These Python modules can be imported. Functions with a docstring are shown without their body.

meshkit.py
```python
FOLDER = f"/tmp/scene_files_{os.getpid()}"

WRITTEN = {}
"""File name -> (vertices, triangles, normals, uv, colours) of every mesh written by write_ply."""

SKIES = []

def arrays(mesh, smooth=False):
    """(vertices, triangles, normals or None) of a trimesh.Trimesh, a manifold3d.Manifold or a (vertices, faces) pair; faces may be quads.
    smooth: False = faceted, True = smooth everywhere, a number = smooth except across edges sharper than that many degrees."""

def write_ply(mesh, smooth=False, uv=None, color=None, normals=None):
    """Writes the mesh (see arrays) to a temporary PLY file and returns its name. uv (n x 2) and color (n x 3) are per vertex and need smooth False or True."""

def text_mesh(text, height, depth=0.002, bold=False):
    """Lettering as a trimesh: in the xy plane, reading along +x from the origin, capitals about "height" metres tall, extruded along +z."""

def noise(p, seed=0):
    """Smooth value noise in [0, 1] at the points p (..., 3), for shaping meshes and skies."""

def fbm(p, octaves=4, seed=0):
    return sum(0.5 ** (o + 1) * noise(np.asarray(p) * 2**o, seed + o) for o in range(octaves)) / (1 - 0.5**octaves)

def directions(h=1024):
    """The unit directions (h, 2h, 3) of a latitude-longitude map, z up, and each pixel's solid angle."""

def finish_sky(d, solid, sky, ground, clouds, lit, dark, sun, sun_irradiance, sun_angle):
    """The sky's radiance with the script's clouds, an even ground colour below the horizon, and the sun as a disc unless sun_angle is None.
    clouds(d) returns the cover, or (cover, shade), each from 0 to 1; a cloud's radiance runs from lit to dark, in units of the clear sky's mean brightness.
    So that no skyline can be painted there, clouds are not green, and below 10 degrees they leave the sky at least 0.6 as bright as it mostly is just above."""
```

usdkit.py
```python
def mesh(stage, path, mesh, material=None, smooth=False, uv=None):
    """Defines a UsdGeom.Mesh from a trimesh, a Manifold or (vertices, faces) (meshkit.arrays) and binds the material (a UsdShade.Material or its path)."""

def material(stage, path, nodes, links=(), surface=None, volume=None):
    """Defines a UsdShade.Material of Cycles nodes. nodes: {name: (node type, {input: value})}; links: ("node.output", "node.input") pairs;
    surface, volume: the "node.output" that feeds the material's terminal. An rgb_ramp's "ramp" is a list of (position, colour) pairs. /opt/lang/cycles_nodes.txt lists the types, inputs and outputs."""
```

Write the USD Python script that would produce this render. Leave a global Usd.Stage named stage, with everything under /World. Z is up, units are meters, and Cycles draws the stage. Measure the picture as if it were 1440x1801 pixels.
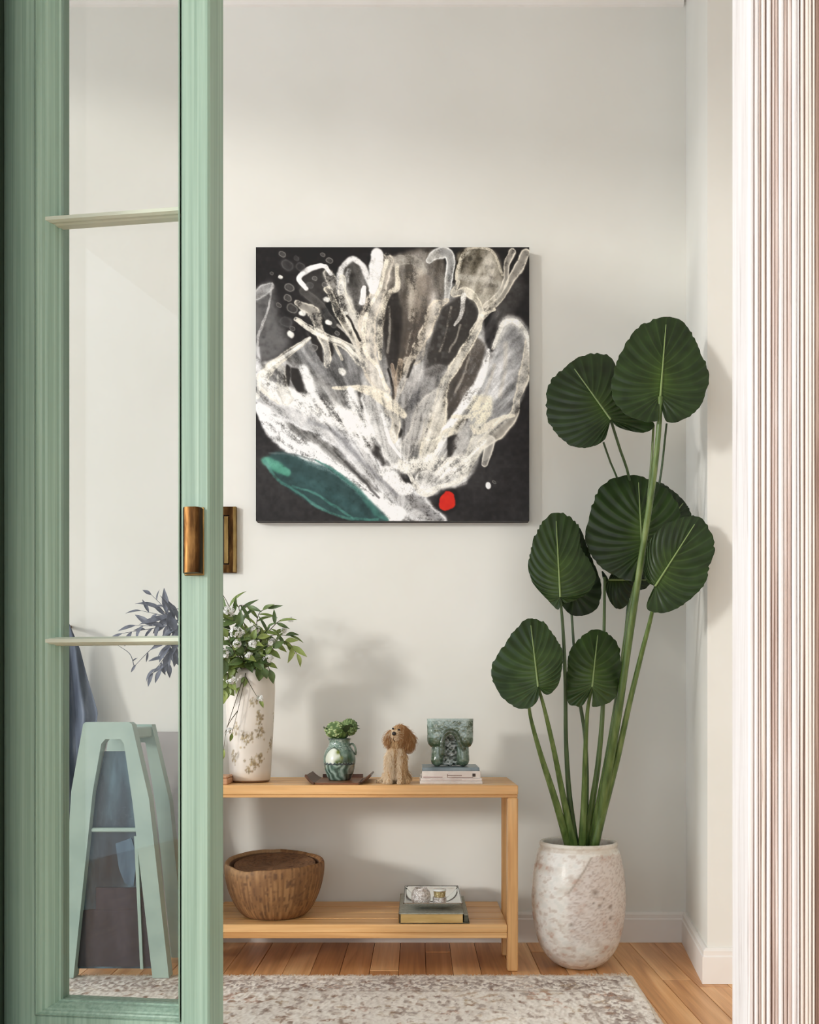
import math, random, numpy as np, trimesh, shapely, shapely.geometry as sg, manifold3d as m3, usdkit
from scipy.spatial import cKDTree
from scipy.ndimage import gaussian_filter, zoom as nzoom
from pxr import Usd, UsdGeom, UsdLux, UsdShade, Sdf, Gf, Vt
import meshkit

stage = Usd.Stage.CreateInMemory()
UsdGeom.SetStageUpAxis(stage, 'Z'); UsdGeom.SetStageMetersPerUnit(stage, 1.0)
UsdGeom.Xform.Define(stage, '/World'); UsdGeom.Scope.Define(stage, '/World/Looks')
R = random.Random(7); RN = np.random.default_rng(7)

# ---------------------------------------------------------------- camera, light, exposure
F, CX, CY, HC = 1739.0, 735.0, 1250.0, 0.77          # focal length and vanishing point in pixels, eye height in metres
cam = UsdGeom.Camera.Define(stage, '/World/camera')
cam.CreateHorizontalApertureAttr(36.0); cam.CreateFocalLengthAttr(36.0 * F / 1440)
cam.CreateHorizontalApertureOffsetAttr((720 - CX) * 36 / 1440); cam.CreateVerticalApertureOffsetAttr((CY - 900.5) * 36 / 1440)
cam.CreateClippingRangeAttr(Gf.Vec2f(0.05, 100)); cam.AddTranslateOp().Set(Gf.Vec3d(0, 0, HC)); cam.AddRotateXOp().Set(90.0)
cam.CreateExposureAttr(0.0)
dome = UsdLux.DomeLight.Define(stage, '/World/sky'); dome.CreateIntensityAttr(0.66); dome.CreateColorAttr(Gf.Vec3f(0.93, 0.985, 1.05))
SUN = np.array([1.15, 1.0, -0.27]); SUN /= np.linalg.norm(SUN)
sun = UsdLux.DistantLight.Define(stage, '/World/sun'); sun.CreateAngleAttr(7.0); sun.CreateIntensityAttr(33.0); sun.CreateColorAttr(Gf.Vec3f(1.0, 0.97, 0.93))
_r = Gf.Rotation(Gf.Vec3d(0, 0, -1), Gf.Vec3d(*map(float, SUN))); sun.AddTransformOp().Set(Gf.Matrix4d().SetRotate(_r))

def P(px, py, y):
    return np.array([(px - CX) * y / F, y, HC - (py - CY) * y / F])
def X(px, y): return (px - CX) * y / F
def Z(py, y): return HC - (py - CY) * y / F

# ---------------------------------------------------------------- scene helpers
_names, _off = {}, {}
def numbered(parent, name):
    k = (parent, name); n = _names.get(k, 0); _names[k] = n + 1
    return name if n == 0 else f'{name}_{n:03d}'
def meta(p, label=None, cat=None, group=None, kind=None):
    for k, v in (('label', label), ('category', cat), ('group', group), ('kind', kind)):
        if v: p.SetCustomDataByKey(k, v)
    return p
def thing(name, label, cat, base=(0, 0, 0), group=None, kind=None):
    path = '/World/' + numbered('/World', name)
    x = UsdGeom.Xform.Define(stage, path); x.AddTranslateOp().Set(Gf.Vec3d(*map(float, base)))
    _off[path] = np.array(base, float); meta(x.GetPrim(), label, cat, group, kind)
    return path
def VF(m):
    if hasattr(m, 'to_mesh'):
        q = m.to_mesh(); return np.array(q.vert_properties[:, :3], float), np.array(q.tri_verts)
    if isinstance(m, (tuple, list)):
        v, f = np.asarray(m[0], float), np.asarray(m[1], int)
        if f.shape[1] == 4: f = np.vstack([f[:, [0, 1, 2]], f[:, [0, 2, 3]]])
        return v, f
    return np.array(m.vertices), np.array(m.faces)
def part(name, m, mat, parent=None, smooth=30, color=None, label=None, kind=None, cat=None, mask=None):
    """One Mesh prim under a thing, a part or /World; the mesh is given in world coordinates."""
    par = parent or '/World'; path = par + '/' + numbered(par, name)
    off = _off.get(par, np.zeros(3)); _off[path] = off
    v, f = VF(m); v = v - off
    if color is not None or mask is not None: smooth = True if smooth else False
    g = usdkit.mesh(stage, path, (v, f), mat, smooth=smooth)
    if color is not None:
        UsdGeom.PrimvarsAPI(g).CreatePrimvar('paint', Sdf.ValueTypeNames.Color3fArray, 'vertex').Set(Vt.Vec3fArray.FromNumpy(np.asarray(color, np.float32)))
    if mask is not None:
        UsdGeom.PrimvarsAPI(g).CreatePrimvar('mask', Sdf.ValueTypeNames.FloatArray, 'vertex').Set(Vt.FloatArray.FromNumpy(np.asarray(mask, np.float32)))
    meta(g.GetPrim(), label, cat, None, kind)
    return path
def setmeta(path, **k): meta(stage.GetPrimAtPath(path), **k)
def curves(name, strands, width, mat, parent, label=None):
    path = parent + '/' + numbered(parent, name); off = _off[parent]
    c = UsdGeom.BasisCurves.Define(stage, path); c.CreateTypeAttr('linear')
    n = strands.shape[1]
    c.CreateCurveVertexCountsAttr(Vt.IntArray.FromNumpy(np.full(len(strands), n, np.int32)))
    c.CreatePointsAttr(Vt.Vec3fArray.FromNumpy((strands.reshape(-1, 3) - off).astype(np.float32)))
    w = np.tile(np.linspace(1, .35, n) * width, len(strands)).astype(np.float32)
    c.CreateWidthsAttr(Vt.FloatArray.FromNumpy(w)); c.SetWidthsInterpolation('vertex')
    UsdShade.MaterialBindingAPI.Apply(c.GetPrim()).Bind(mat); meta(c.GetPrim(), label, None, None, 'stuff')

# ---------------------------------------------------------------- mesh helpers
def join(*ms):
    vs, fs, n = [], [], 0
    for m in ms:
        v, f = VF(m); vs.append(v); fs.append(f + n); n += len(v)
    return np.vstack(vs), np.vstack(fs)
def box(x0, x1, y0, y1, z0, z1, b=0.002):
    b = min(b, (x1 - x0) * .45, (y1 - y0) * .45, (z1 - z0) * .45); p = []
    for sx in (0, 1):
        for sy in (0, 1):
            for sz in (0, 1):
                for k in range(3):
                    q = [(x0, x1)[sx], (y0, y1)[sy], (z0, z1)[sz]]
                    for a in range(3):
                        if a != k: q[a] += b * (1, -1)[(sx, sy, sz)[a]]
                    p.append(q)
    return trimesh.convex.convex_hull(np.array(p))
def rot_z(m, ang, about):
    v, f = VF(m); c, s = math.cos(ang), math.sin(ang); o = np.array(about)[:2]
    d = v[:, :2] - o; v = v.copy(); v[:, :2] = o + np.c_[c * d[:, 0] - s * d[:, 1], s * d[:, 0] + c * d[:, 1]]
    return v, f
def smoothline(pts, n):
    pts = np.asarray(pts, float)
    if len(pts) == 2: return pts[0] + (pts[1] - pts[0]) * np.linspace(0, 1, n)[:, None]
    q = np.vstack([2 * pts[0] - pts[1], pts, 2 * pts[-1] - pts[-2]])
    d = np.r_[0, np.cumsum(np.linalg.norm(np.diff(pts, axis=0), axis=1))]
    u = np.interp(np.linspace(0, d[-1], n), d, np.arange(len(pts))); i = np.minimum(u.astype(int), len(pts) - 2); t = (u - i)[:, None]
    a, b, c, e = q[i], q[i + 1], q[i + 2], q[i + 3]
    return .5 * (2 * b + (c - a) * t + (2 * a - 5 * b + 4 * c - e) * t**2 + (3 * b - a - 3 * c + e) * t**3)
def tube(pts, radii, n=24, k=8, raw=False):
    c = np.asarray(pts, float) if raw else smoothline(pts, n); n = len(c)
    r = np.interp(np.linspace(0, 1, n), np.linspace(0, 1, np.size(radii)), np.atleast_1d(radii).astype(float))
    t = np.gradient(c, axis=0); t /= np.linalg.norm(t, axis=1)[:, None] + 1e-12
    u = np.cross(t[0], [0.31, .87, .4]); vs = []
    for i in range(n):
        u = u - t[i] * (u @ t[i]); u /= np.linalg.norm(u); w = np.cross(t[i], u)
        a = np.arange(k) / k * 2 * np.pi
        vs.append(c[i] + r[i] * (np.cos(a)[:, None] * u + np.sin(a)[:, None] * w))
    v = np.vstack(vs + [c[:1], c[-1:]]); f = []
    for i in range(n - 1):
        for j in range(k):
            a, b = i * k + j, i * k + (j + 1) % k
            f += [(a, b, b + k), (a, b + k, a + k)]
    for j in range(k):
        f += [(n * k, (j + 1) % k, j), (n * k + 1, (n - 1) * k + j, (n - 1) * k + (j + 1) % k)]
    return v, np.array(f)
def lathe(profile, center, n=64, m=None):
    p = np.asarray(profile, float)
    if m: p = smoothline(p, m)
    th = np.arange(n) / n * 2 * np.pi; k = len(p)
    v = np.stack([np.outer(p[:, 0], np.cos(th)), np.outer(p[:, 0], np.sin(th)), np.repeat(p[:, 1][:, None], n, 1)], -1).reshape(-1, 3) + np.array(center)
    i, j = np.meshgrid(np.arange(k - 1), np.arange(n), indexing='ij'); a = (i * n + j).ravel(); b = (i * n + (j + 1) % n).ravel()
    return v, np.vstack([np.c_[a, b, b + n], np.c_[a, b + n, a + n]])
def grid(v, closed=False):
    """Triangles of an (n, m, 3) grid of points."""
    n, m = v.shape[:2]; i, j = np.meshgrid(np.arange(n - 1), np.arange(m - 1), indexing='ij'); a = (i * m + j).ravel()
    return v.reshape(-1, 3), np.vstack([np.c_[a, a + 1, a + m + 1], np.c_[a, a + m + 1, a + m]])
def shell(v, thick):
    """A grid of points (n, m, 3) given a thickness vector: closed slab."""
    n, m = v.shape[:2]; a, f = grid(v); N = n * m; b = a + np.asarray(thick).reshape(-1, 3) if np.ndim(thick) > 1 else a + np.asarray(thick)
    ring = np.r_[np.arange(m), np.arange(1, n) * m + m - 1, (n - 1) * m + np.arange(m - 2, -1, -1), np.arange(n - 2, 0, -1) * m]
    r2 = np.roll(ring, -1); side = np.vstack([np.c_[ring, ring + N, r2 + N], np.c_[ring, r2 + N, r2]])
    return np.vstack([a, b]), np.vstack([f, f[:, ::-1] + N, side])
def extrude(poly, frame):
    """Extrudes a shapely polygon; frame(x, y, t in 0..1) gives world points."""
    m = trimesh.creation.extrude_polygon(poly, 1.0, engine='earcut'); v = m.vertices
    return frame(v[:, 0], v[:, 1], v[:, 2]), np.array(m.faces)
def ball(c, r, sub=2, scale=(1, 1, 1)):
    s = trimesh.creation.icosphere(subdivisions=sub); return np.array(s.vertices) * np.array(scale) * r + np.array(c), np.array(s.faces)
def bone(a, ra, b, rb):
    sa = m3.Manifold.sphere(ra, 20).translate(tuple(map(float, a))); sb = m3.Manifold.sphere(rb, 20).translate(tuple(map(float, b)))
    return m3.Manifold.batch_hull([sa, sb])
def soft(man, edge, it=12):
    q = man.refine_to_length(edge).to_mesh(); t = trimesh.Trimesh(np.array(q.vert_properties[:, :3], float), np.array(q.tri_verts), process=True)
    trimesh.smoothing.filter_taubin(t, lamb=.5, nu=.53, iterations=it); return t

# ---------------------------------------------------------------- materials
def c(r, g, b):
    v = np.array([r, g, b], float) / 255; return tuple(np.where(v <= .04045, v / 12.92, ((v + .055) / 1.055)**2.4))
def lin(a):
    a = np.clip(np.asarray(a, float) / 255, 0, 1); return np.where(a <= .04045, a / 12.92, ((a + .055) / 1.055)**2.4)
_mats = {}
def mat(name, col, rough=.5, metal=0.0, **k):
    return usdkit.material(stage, '/World/Looks/' + name, {'p': ('principled_bsdf', dict(base_color=col, roughness=rough, metallic=metal, **k))}, [], surface='p.BSDF')
def noisy(name, stops, scale=(1, 1, 1), rough=.5, bump=0.0, dist=.002, detail=4, distort=0.0, loc=(0, 0, 0), bscale=None, metal=0.0, **k):
    n = {'g': ('geometry', {}), 'm': ('mapping', dict(scale=scale, location=loc)), 'n': ('noise_texture', dict(scale=1.0, detail=float(detail), distortion=distort)),
         'r': ('rgb_ramp', dict(ramp=stops)), 'p': ('principled_bsdf', dict(roughness=rough, metallic=metal, **k))}
    l = [('g.position', 'm.vector'), ('m.vector', 'n.vector'), ('n.fac', 'r.fac'), ('r.color', 'p.base_color')]
    if bump:
        n['b'] = ('bump', dict(strength=bump, distance=dist)); l += [('b.normal', 'p.normal')]
        if bscale:
            n['m2'] = ('mapping', dict(scale=bscale)); n['n2'] = ('noise_texture', dict(scale=1.0, detail=4.0)); l += [('g.position', 'm2.vector'), ('m2.vector', 'n2.vector'), ('n2.fac', 'b.height')]
        else: l += [('n.fac', 'b.height')]
    return usdkit.material(stage, '/World/Looks/' + name, n, l, surface='p.BSDF')
def painted(name, rough=.5, bump=0.0, bscale=400.0, dist=.001, rough2=None, **k):
    """Colour from the mesh's own 'paint' primvar."""
    n = {'a': ('attribute', dict(attribute='paint')), 'p': ('principled_bsdf', dict(roughness=rough, **k))}
    l = [('a.color', 'p.base_color')]
    if bump:
        n |= {'g': ('geometry', {}), 'n': ('noise_texture', dict(scale=bscale, detail=4.0)), 'b': ('bump', dict(strength=bump, distance=dist))}
        l += [('g.position', 'n.vector'), ('n.fac', 'b.height'), ('b.normal', 'p.normal')]
    if rough2 is not None:
        n |= {'k': ('attribute', dict(attribute='mask')), 'mr': ('map_range', dict(to_min=rough, to_max=rough2))}; l += [('k.fac', 'mr.value'), ('mr.result', 'p.roughness')]
    return usdkit.material(stage, '/World/Looks/' + name, n, l, surface='p.BSDF')
def wood(name, a, b, d, axis='x', rough=.45, seed=0, fine=1.0):
    s = {'x': (1.3, 26, 26), 'y': (26, 1.3, 26), 'z': (26, 26, 1.3)}[axis]; s2 = tuple(q * 6 if q > 2 else q * 3 for q in s); s = tuple(q * fine for q in s)
    n = {'g': ('geometry', {}), 'm': ('mapping', dict(scale=s, location=(seed * 3.7, seed * 1.9, seed * 2.3))), 'n': ('noise_texture', dict(scale=1.0, detail=5.0, distortion=.9)),
         'm2': ('mapping', dict(scale=s2, location=(seed, seed, seed))), 'n2': ('noise_texture', dict(scale=1.0, detail=3.0)),
         'r': ('rgb_ramp', dict(ramp=[(.25, a), (.5, b), (.75, d)])), 'x': ('mix', dict(mix_type='multiply', fac=.22)), 'r2': ('rgb_ramp', dict(ramp=[(.35, (.55, .5, .45)), (.6, (1, 1, 1))])),
         'b': ('bump', dict(strength=.25, distance=.001)), 'p': ('principled_bsdf', dict(roughness=rough))}
    l = [('g.position', 'm.vector'), ('m.vector', 'n.vector'), ('n.fac', 'r.fac'), ('g.position', 'm2.vector'), ('m2.vector', 'n2.vector'), ('n2.fac', 'r2.fac'),
         ('r.color', 'x.color1'), ('r2.color', 'x.color2'), ('x.color', 'p.base_color'), ('n2.fac', 'b.height'), ('b.normal', 'p.normal')]
    return usdkit.material(stage, '/World/Looks/' + name, n, l, surface='p.BSDF')

M_wall = noisy('wall_plaster', [(.35, c(221, 220, 212)), (.65, c(226, 225, 218))], (2.5, 2.5, 2.5), .85, .12, .0015, bscale=(60, 60, 60))
M_ceil = noisy('ceiling_paint', [(.3, c(218, 213, 208)), (.7, c(222, 217, 212))], (2, 2, 2), .9)
M_base = noisy('white_trim_paint', [(.3, c(224, 219, 212)), (.7, c(232, 228, 222))], (5, 5, 5), .45, .08, .001, bscale=(20, 20, 90))
M_planks = [wood(f'floor_oak_{"abcdef"[i]}', c(*(np.array(a) * (1, .95, .92))), c(*(np.array(b) * (1, .95, .92))), c(*(np.array(d) * (1, .95, .92))), 'y', .38, i) for i, (a, b, d) in enumerate([
    ((192, 138, 86), (226, 176, 118), (242, 202, 148)), ((174, 122, 74), (210, 158, 102), (230, 184, 130)), ((202, 152, 98), (234, 190, 134), (246, 212, 160)),
    ((182, 130, 82), (218, 168, 112), (236, 194, 140)), ((196, 144, 92), (230, 182, 126), (244, 206, 154)), ((166, 116, 70), (202, 150, 96), (224, 176, 122))])]
M_sub = mat('floor_gap', c(70, 44, 26), .8)
M_bench = wood('bench_oak', c(196, 142, 84), c(224, 174, 114), c(240, 198, 142), 'x', .42, 2)
M_benchleg = wood('bench_oak_upright', c(190, 136, 80), c(222, 172, 112), c(240, 198, 142), 'z', .42, 5)
M_green = noisy('sage_paint', [(.3, c(128, 156, 138)), (.5, c(148, 176, 157)), (.72, c(164, 190, 172))], (120, 120, 1.1), .42, .3, .001, detail=6, bscale=(300, 300, 4))
M_cream = noisy('muntin_paint', [(.3, c(196, 206, 186)), (.7, c(214, 220, 203))], (6, 6, 30), .4)
M_brass = noisy('aged_brass', [(.3, c(40, 26, 14)), (.55, c(72, 48, 26)), (.75, c(116, 84, 48))], (60, 60, 14), .38, .15, .0006, metal=1.0)
M_brasslite = noisy('bright_brass', [(.3, c(134, 104, 60)), (.7, c(176, 144, 92))], (40, 40, 20), .3, metal=1.0)
# clear pane: mostly see-through, with a mirror share at grazing angles
M_pane = usdkit.material(stage, '/World/Looks/pane_glass', {'f': ('fresnel', dict(IOR=1.28)), 't': ('transparent_bsdf', dict(color=(.885, .89, .88))), 'g': ('glossy_bsdf', dict(color=(.95, .97, 1.0), roughness=.02)), 'x': ('mix_closure', {})},
                         [('f.fac', 'x.fac'), ('t.BSDF', 'x.closure1'), ('g.BSDF', 'x.closure2')], surface='x.closure')
M_dish = usdkit.material(stage, '/World/Looks/dish_glass', {'f': ('fresnel', dict(IOR=1.9)), 't': ('transparent_bsdf', dict(color=(.84, .87, .85))), 'g': ('glossy_bsdf', dict(color=(.95, .97, .97), roughness=.05)), 'x': ('mix_closure', {})},
                         [('f.fac', 'x.fac'), ('t.BSDF', 'x.closure1'), ('g.BSDF', 'x.closure2')], surface='x.closure')

# ---------------------------------------------------------------- the setting
WY = 3.30
part('wall_back', box(-2.5, 0.96, WY, WY + .12, 0, 3.2, .001), M_wall); setmeta('/World/wall_back', kind='structure', label='plain warm white plaster wall behind the bench and the canvas', cat='wall')
A, B, Cc = (.894, WY), (.819, 2.80), (1.7, 2.80)
pil = sg.Polygon([A, B, Cc, (1.7, WY + .12), (.894, WY + .12)])
part('wall_right', extrude(pil, lambda x, y, t: np.c_[x, y, t * 3.2]), M_wall, smooth=False); setmeta('/World/wall_right', kind='structure', label='white wall return beside the tall leafy plant', cat='wall')
part('ceiling', box(-2.5, 1.82, -2.1, WY + .1, 3.137, 3.24, .001), M_ceil); setmeta('/World/ceiling', kind='structure', label='pale ceiling above the back wall', cat='ceiling')
WN = trimesh.creation.extrude_polygon(sg.Polygon([(-2.5, 0), (1.82, 0), (1.82, 3.137), (-2.5, 3.137)], [[(-1.9, .35), (1.2, .35), (1.2, 2.75), (-1.9, 2.75)]]), .1, engine='earcut')
part('wall_near', (np.c_[WN.vertices[:, 0], -2.0 - WN.vertices[:, 2], WN.vertices[:, 1]], WN.faces), M_wall, smooth=False); setmeta('/World/wall_near', kind='structure', label='plain white wall with a wide window opening behind the viewer', cat='wall')
part('wall_side', box(1.70, 1.82, -2.0, 2.795, 0, 3.137, .001), M_wall); setmeta('/World/wall_side', kind='structure', label='plain white side wall right of the viewer', cat='wall')
fl = thing('floor', 'warm brown oak plank floor of narrow boards', 'floor', (0, 0, 0), kind='structure')
part('subfloor', box(-2.5, 1.7, -2.0, WY, -.06, -.004, .001), M_sub, fl)
pw, x, row = .084, -1.9, 0
while x < 1.35:
    w = pw * R.uniform(.94, 1.06); y = 1.35 - R.uniform(0, .8)
    while y < WY:
        L = R.uniform(.75, 1.35); y1 = min(y + L, WY)
        if y1 - y > .12 and y1 > 1.4:
            q = rot_z(box(x + .0007, x + w - .0007, max(y, 1.2) + .0006, y1 - .0006, -.014, R.uniform(-.0006, .0004), .0012), 0, (0, 0))
            part('plank', q, M_planks[R.randrange(6)], fl)
        y = y1
    x += w; row += 1
part('plank', box(-2.5, 1.7, -2.0, 1.19, -.014, 0, .001), M_planks[0], fl, label='near part of the floor in front of the doorway')
prof = [(0, 0), (.016, 0), (.016, .076), (.0125, .08), (.0125, .092), (.009, .0965), (.005, .1), (0, .1)]
def sweep_plan(path, prof):
    path = np.asarray(path, float); n = len(path); d = np.diff(path, axis=0); d /= np.linalg.norm(d, axis=1)[:, None]; nl = np.c_[d[:, 1], -d[:, 0]]  # to the right of travel
    rows = []
    for i in range(n):
        if i == 0: o = nl[0]
        elif i == n - 1: o = nl[-1]
        else: o = (nl[i - 1] + nl[i]); o /= (o @ nl[i])
        rows.append([(*(path[i] + o * a), z) for a, z in prof])
    v = np.array(rows); v, f = grid(v); k = len(prof)
    caps = [(0, j, j + 1) for j in range(1, k - 1)] + [((n - 1) * k, (n - 1) * k + j + 1, (n - 1) * k + j) for j in range(1, k - 1)]
    return v, np.vstack([f, caps])
part('baseboard_back', sweep_plan([(-2.5, WY), (.885, WY)], prof), M_base, smooth=False); setmeta('/World/baseboard_back', kind='structure', label='low white moulded skirting along the back wall', cat='baseboard')
part('baseboard_right', sweep_plan([A, B, Cc], prof), M_base, smooth=False); setmeta('/World/baseboard_right', kind='structure', label='white moulded skirting wrapping the right wall corner', cat='baseboard')
part('trim_1', sweep_plan([(-2.5, WY), (.885, WY)], [(0, 3.118), (.006, 3.122), (.012, 3.137), (0, 3.137)]), M_base, smooth=False); setmeta('/World/trim_1', kind='structure', label='thin cornice where the back wall meets the ceiling', cat='trim')

# foreground casing on the right: a stack of chipped, streaked white strips
def streak(name, a, b, d, lo, mid, hi, seed):
    n = {'g': ('geometry', {}), 'm': ('mapping', dict(scale=(170, 60, 2.2), location=(seed * 5.1, 0, seed * 2.0))), 'n': ('noise_texture', dict(scale=1.0, detail=6.0, roughness=.65, distortion=.4)),
         'r': ('rgb_ramp', dict(ramp=[(lo, a), (mid, b), (hi, d)])), 'b': ('bump', dict(strength=.5, distance=.0015)), 'p': ('principled_bsdf', dict(roughness=.55))}
    return usdkit.material(stage, '/World/Looks/' + name, n, [('g.position', 'm.vector'), ('m.vector', 'n.vector'), ('n.fac', 'r.fac'), ('r.color', 'p.base_color'), ('n.fac', 'b.height'), ('b.normal', 'p.normal')], surface='p.BSDF')
M_cw = streak('chipped_white', c(190, 182, 178), c(226, 222, 220), c(236, 234, 233), .28, .40, .6, 1)
M_cc = streak('chipped_cream', c(178, 160, 148), c(224, 216, 206), c(234, 229, 223), .28, .40, .6, 2)
M_cb = streak('worn_brown', c(146, 122, 110), c(196, 178, 168), c(226, 216, 210), .30, .46, .62, 3)
M_cd = streak('dark_seam', c(92, 68, 56), c(142, 116, 102), c(196, 176, 162), .3, .5, .7, 4)
TY = 1.75
tr = thing('trim_2', 'distressed white fluted door casing close on the right', 'trim', (X(1318, TY), TY, 0), kind='structure')
# (left px, right px, how proud in mm, material)
strips = [(1318, 1327.5, 16, M_cw), (1327.5, 1329, 11, M_cb), (1329, 1337, 15, M_cw), (1337, 1341.5, 10, M_cb), (1341.5, 1349, 17, M_cc), (1349, 1350.6, 8, M_cd), (1350.6, 1358.5, 18, M_cw), (1358.5, 1360.5, 6, M_cd),
          (1360.5, 1366, 11, M_cb), (1366, 1371.5, 13, M_cb), (1371.5, 1380.5, 19, M_cw), (1380.5, 1388, 10, M_cb), (1388, 1395.5, 13, M_cb), (1395.5, 1404, 21, M_cw), (1404, 1408.5, 19, M_cw), (1408.5, 1410, 9, M_cd),
          (1410, 1416.5, 15, M_cc), (1416.5, 1419, 6, M_cd), (1419, 1424.5, 20, M_cc), (1424.5, 1430, 21, M_cc), (1430, 1431.6, 8, M_cd), (1431.6, 1435.5, 18, M_cc), (1435.5, 1447, 8, M_cd), (1447, 1475, 16, M_cc)]
part('backing_board', box(X(1318, TY) + .001, X(1475, TY), TY + .022, TY + .1, 0, 2.9, .001), M_cw, tr)
for a, b, d, m in strips:
    x0, x1 = X(a, TY), X(b, TY); n = 60; zz = np.linspace(0, 2.9, n); w = x1 - x0
    wob = (meshkit.noise(np.c_[zz * 3, np.full(n, a), np.zeros(n)], 3) - .5) * min(.0016, w * .25)
    pf = [(0, .03), (0, .006), (.2, .0), (.8, 0), (1, .006), (1, .03)]
    v = np.array([[(x0 + u * w + wob[i] * (1 if u > .5 else .4), TY + .022 - (11 + d * .3) / 1000 + dd * .6, zz[i]) for u, dd in pf] for i in range(n)])
    part('casing_strip', grid(v), m, tr, smooth=True)

# ---------------------------------------------------------------- green glazed door leaf on the left
TH = math.radians(8.0); DR = np.array([X(368, 1.93), 1.93]); U = np.array([-math.cos(TH), math.sin(TH)]); NB = np.array([math.sin(TH), math.cos(TH)])
def DW(s, t, z):   # s metres left of the leading edge, t metres behind the front face
    s, t, z = np.broadcast_arrays(np.asarray(s, float), np.asarray(t, float), np.asarray(z, float))
    return np.stack([DR[0] + s * U[0] + t * NB[0], DR[1] + s * U[1] + t * NB[1], z], -1)
def dbox(s0, s1, t0, t1, z0, z1, b=.002):
    v, f = VF(box(s0, s1, t0, t1, z0, z1, b)); return DW(v[:, 0], v[:, 1], v[:, 2]), f[:, ::-1]
DT, ST1, GL0, GL1, ST2, SW = .085, .0593, .0740, .3265, .3630, .470
GB, GT, DTOP = .183, 2.30, 2.45
dr = thing('door_1', 'sage green painted glazed folding door standing open on the left', 'door', (DR[0], DR[1], 0), kind='structure')
part('stile', dbox(0, ST1, 0, DT, .008, DTOP, .004), M_green, dr)
sp_ = [(ST2 + .0005, DT), (ST2, .003), (ST2 + .002, .0)] + [(.375 + .087 * u, .055 * u**2.0) for u in np.linspace(0, 1, 14)] + [(.462, DT)]
part('stile', (lambda m: (m[0], m[1][:, ::-1]))(extrude(sg.Polygon(sp_), lambda x, y, t: DW(x, y, .008 + t * (DTOP - .008)))), M_green, dr, smooth=30, label='rounded outer stile')
part('rail', dbox(ST1, ST2, 0, DT, .008, GB - .022, .003), M_green, dr); part('rail', dbox(ST1, ST2, 0, DT, GT + .022, DTOP, .003), M_green, dr)
pf = [(0, -.001), (.10, -.003), (.22, .003), (.36, .004), (.42, .010), (.55, .012), (.72, .020), (.82, .024), (.88, .034), (1, .036), (1, .07), (0, .07)]
def mould(s_out, s_in, z0, z1, dz0, dz1):
    rows = []
    for zz, dz in ((z0, dz0), (z1, dz1)):
        rows.append([DW(s_out + (s_in - s_out) * a, t, zz + dz * a) for a, t in pf])
    v = np.array(rows); v, f = grid(v); k = len(pf)
    return v, f
part('glazing_moulding', mould(ST1, GL0, GB - .022, GT + .022, .022, -.022), M_green, dr, smooth=False)
part('glazing_moulding', mould(ST2, GL1, GB - .022, GT + .022, .022, -.022), M_green, dr, smooth=False)
for zo, zi in ((GB - .022, GB), (GT + .022, GT)):
    v = np.array([[DW(s0 + (s1 - s0) * a, t, zo + (zi - zo) * a) for a, t in pf] for s0, s1 in ((ST1, GL0), (ST2, GL1))])
    part('glazing_moulding', grid(v), M_green, dr, smooth=False)
part('pane', dbox(GL0 - .004, GL1 + .004, .044, .048, GB - .004, GT + .004, .0005), M_pane, dr, label='clear glass pane')
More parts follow.
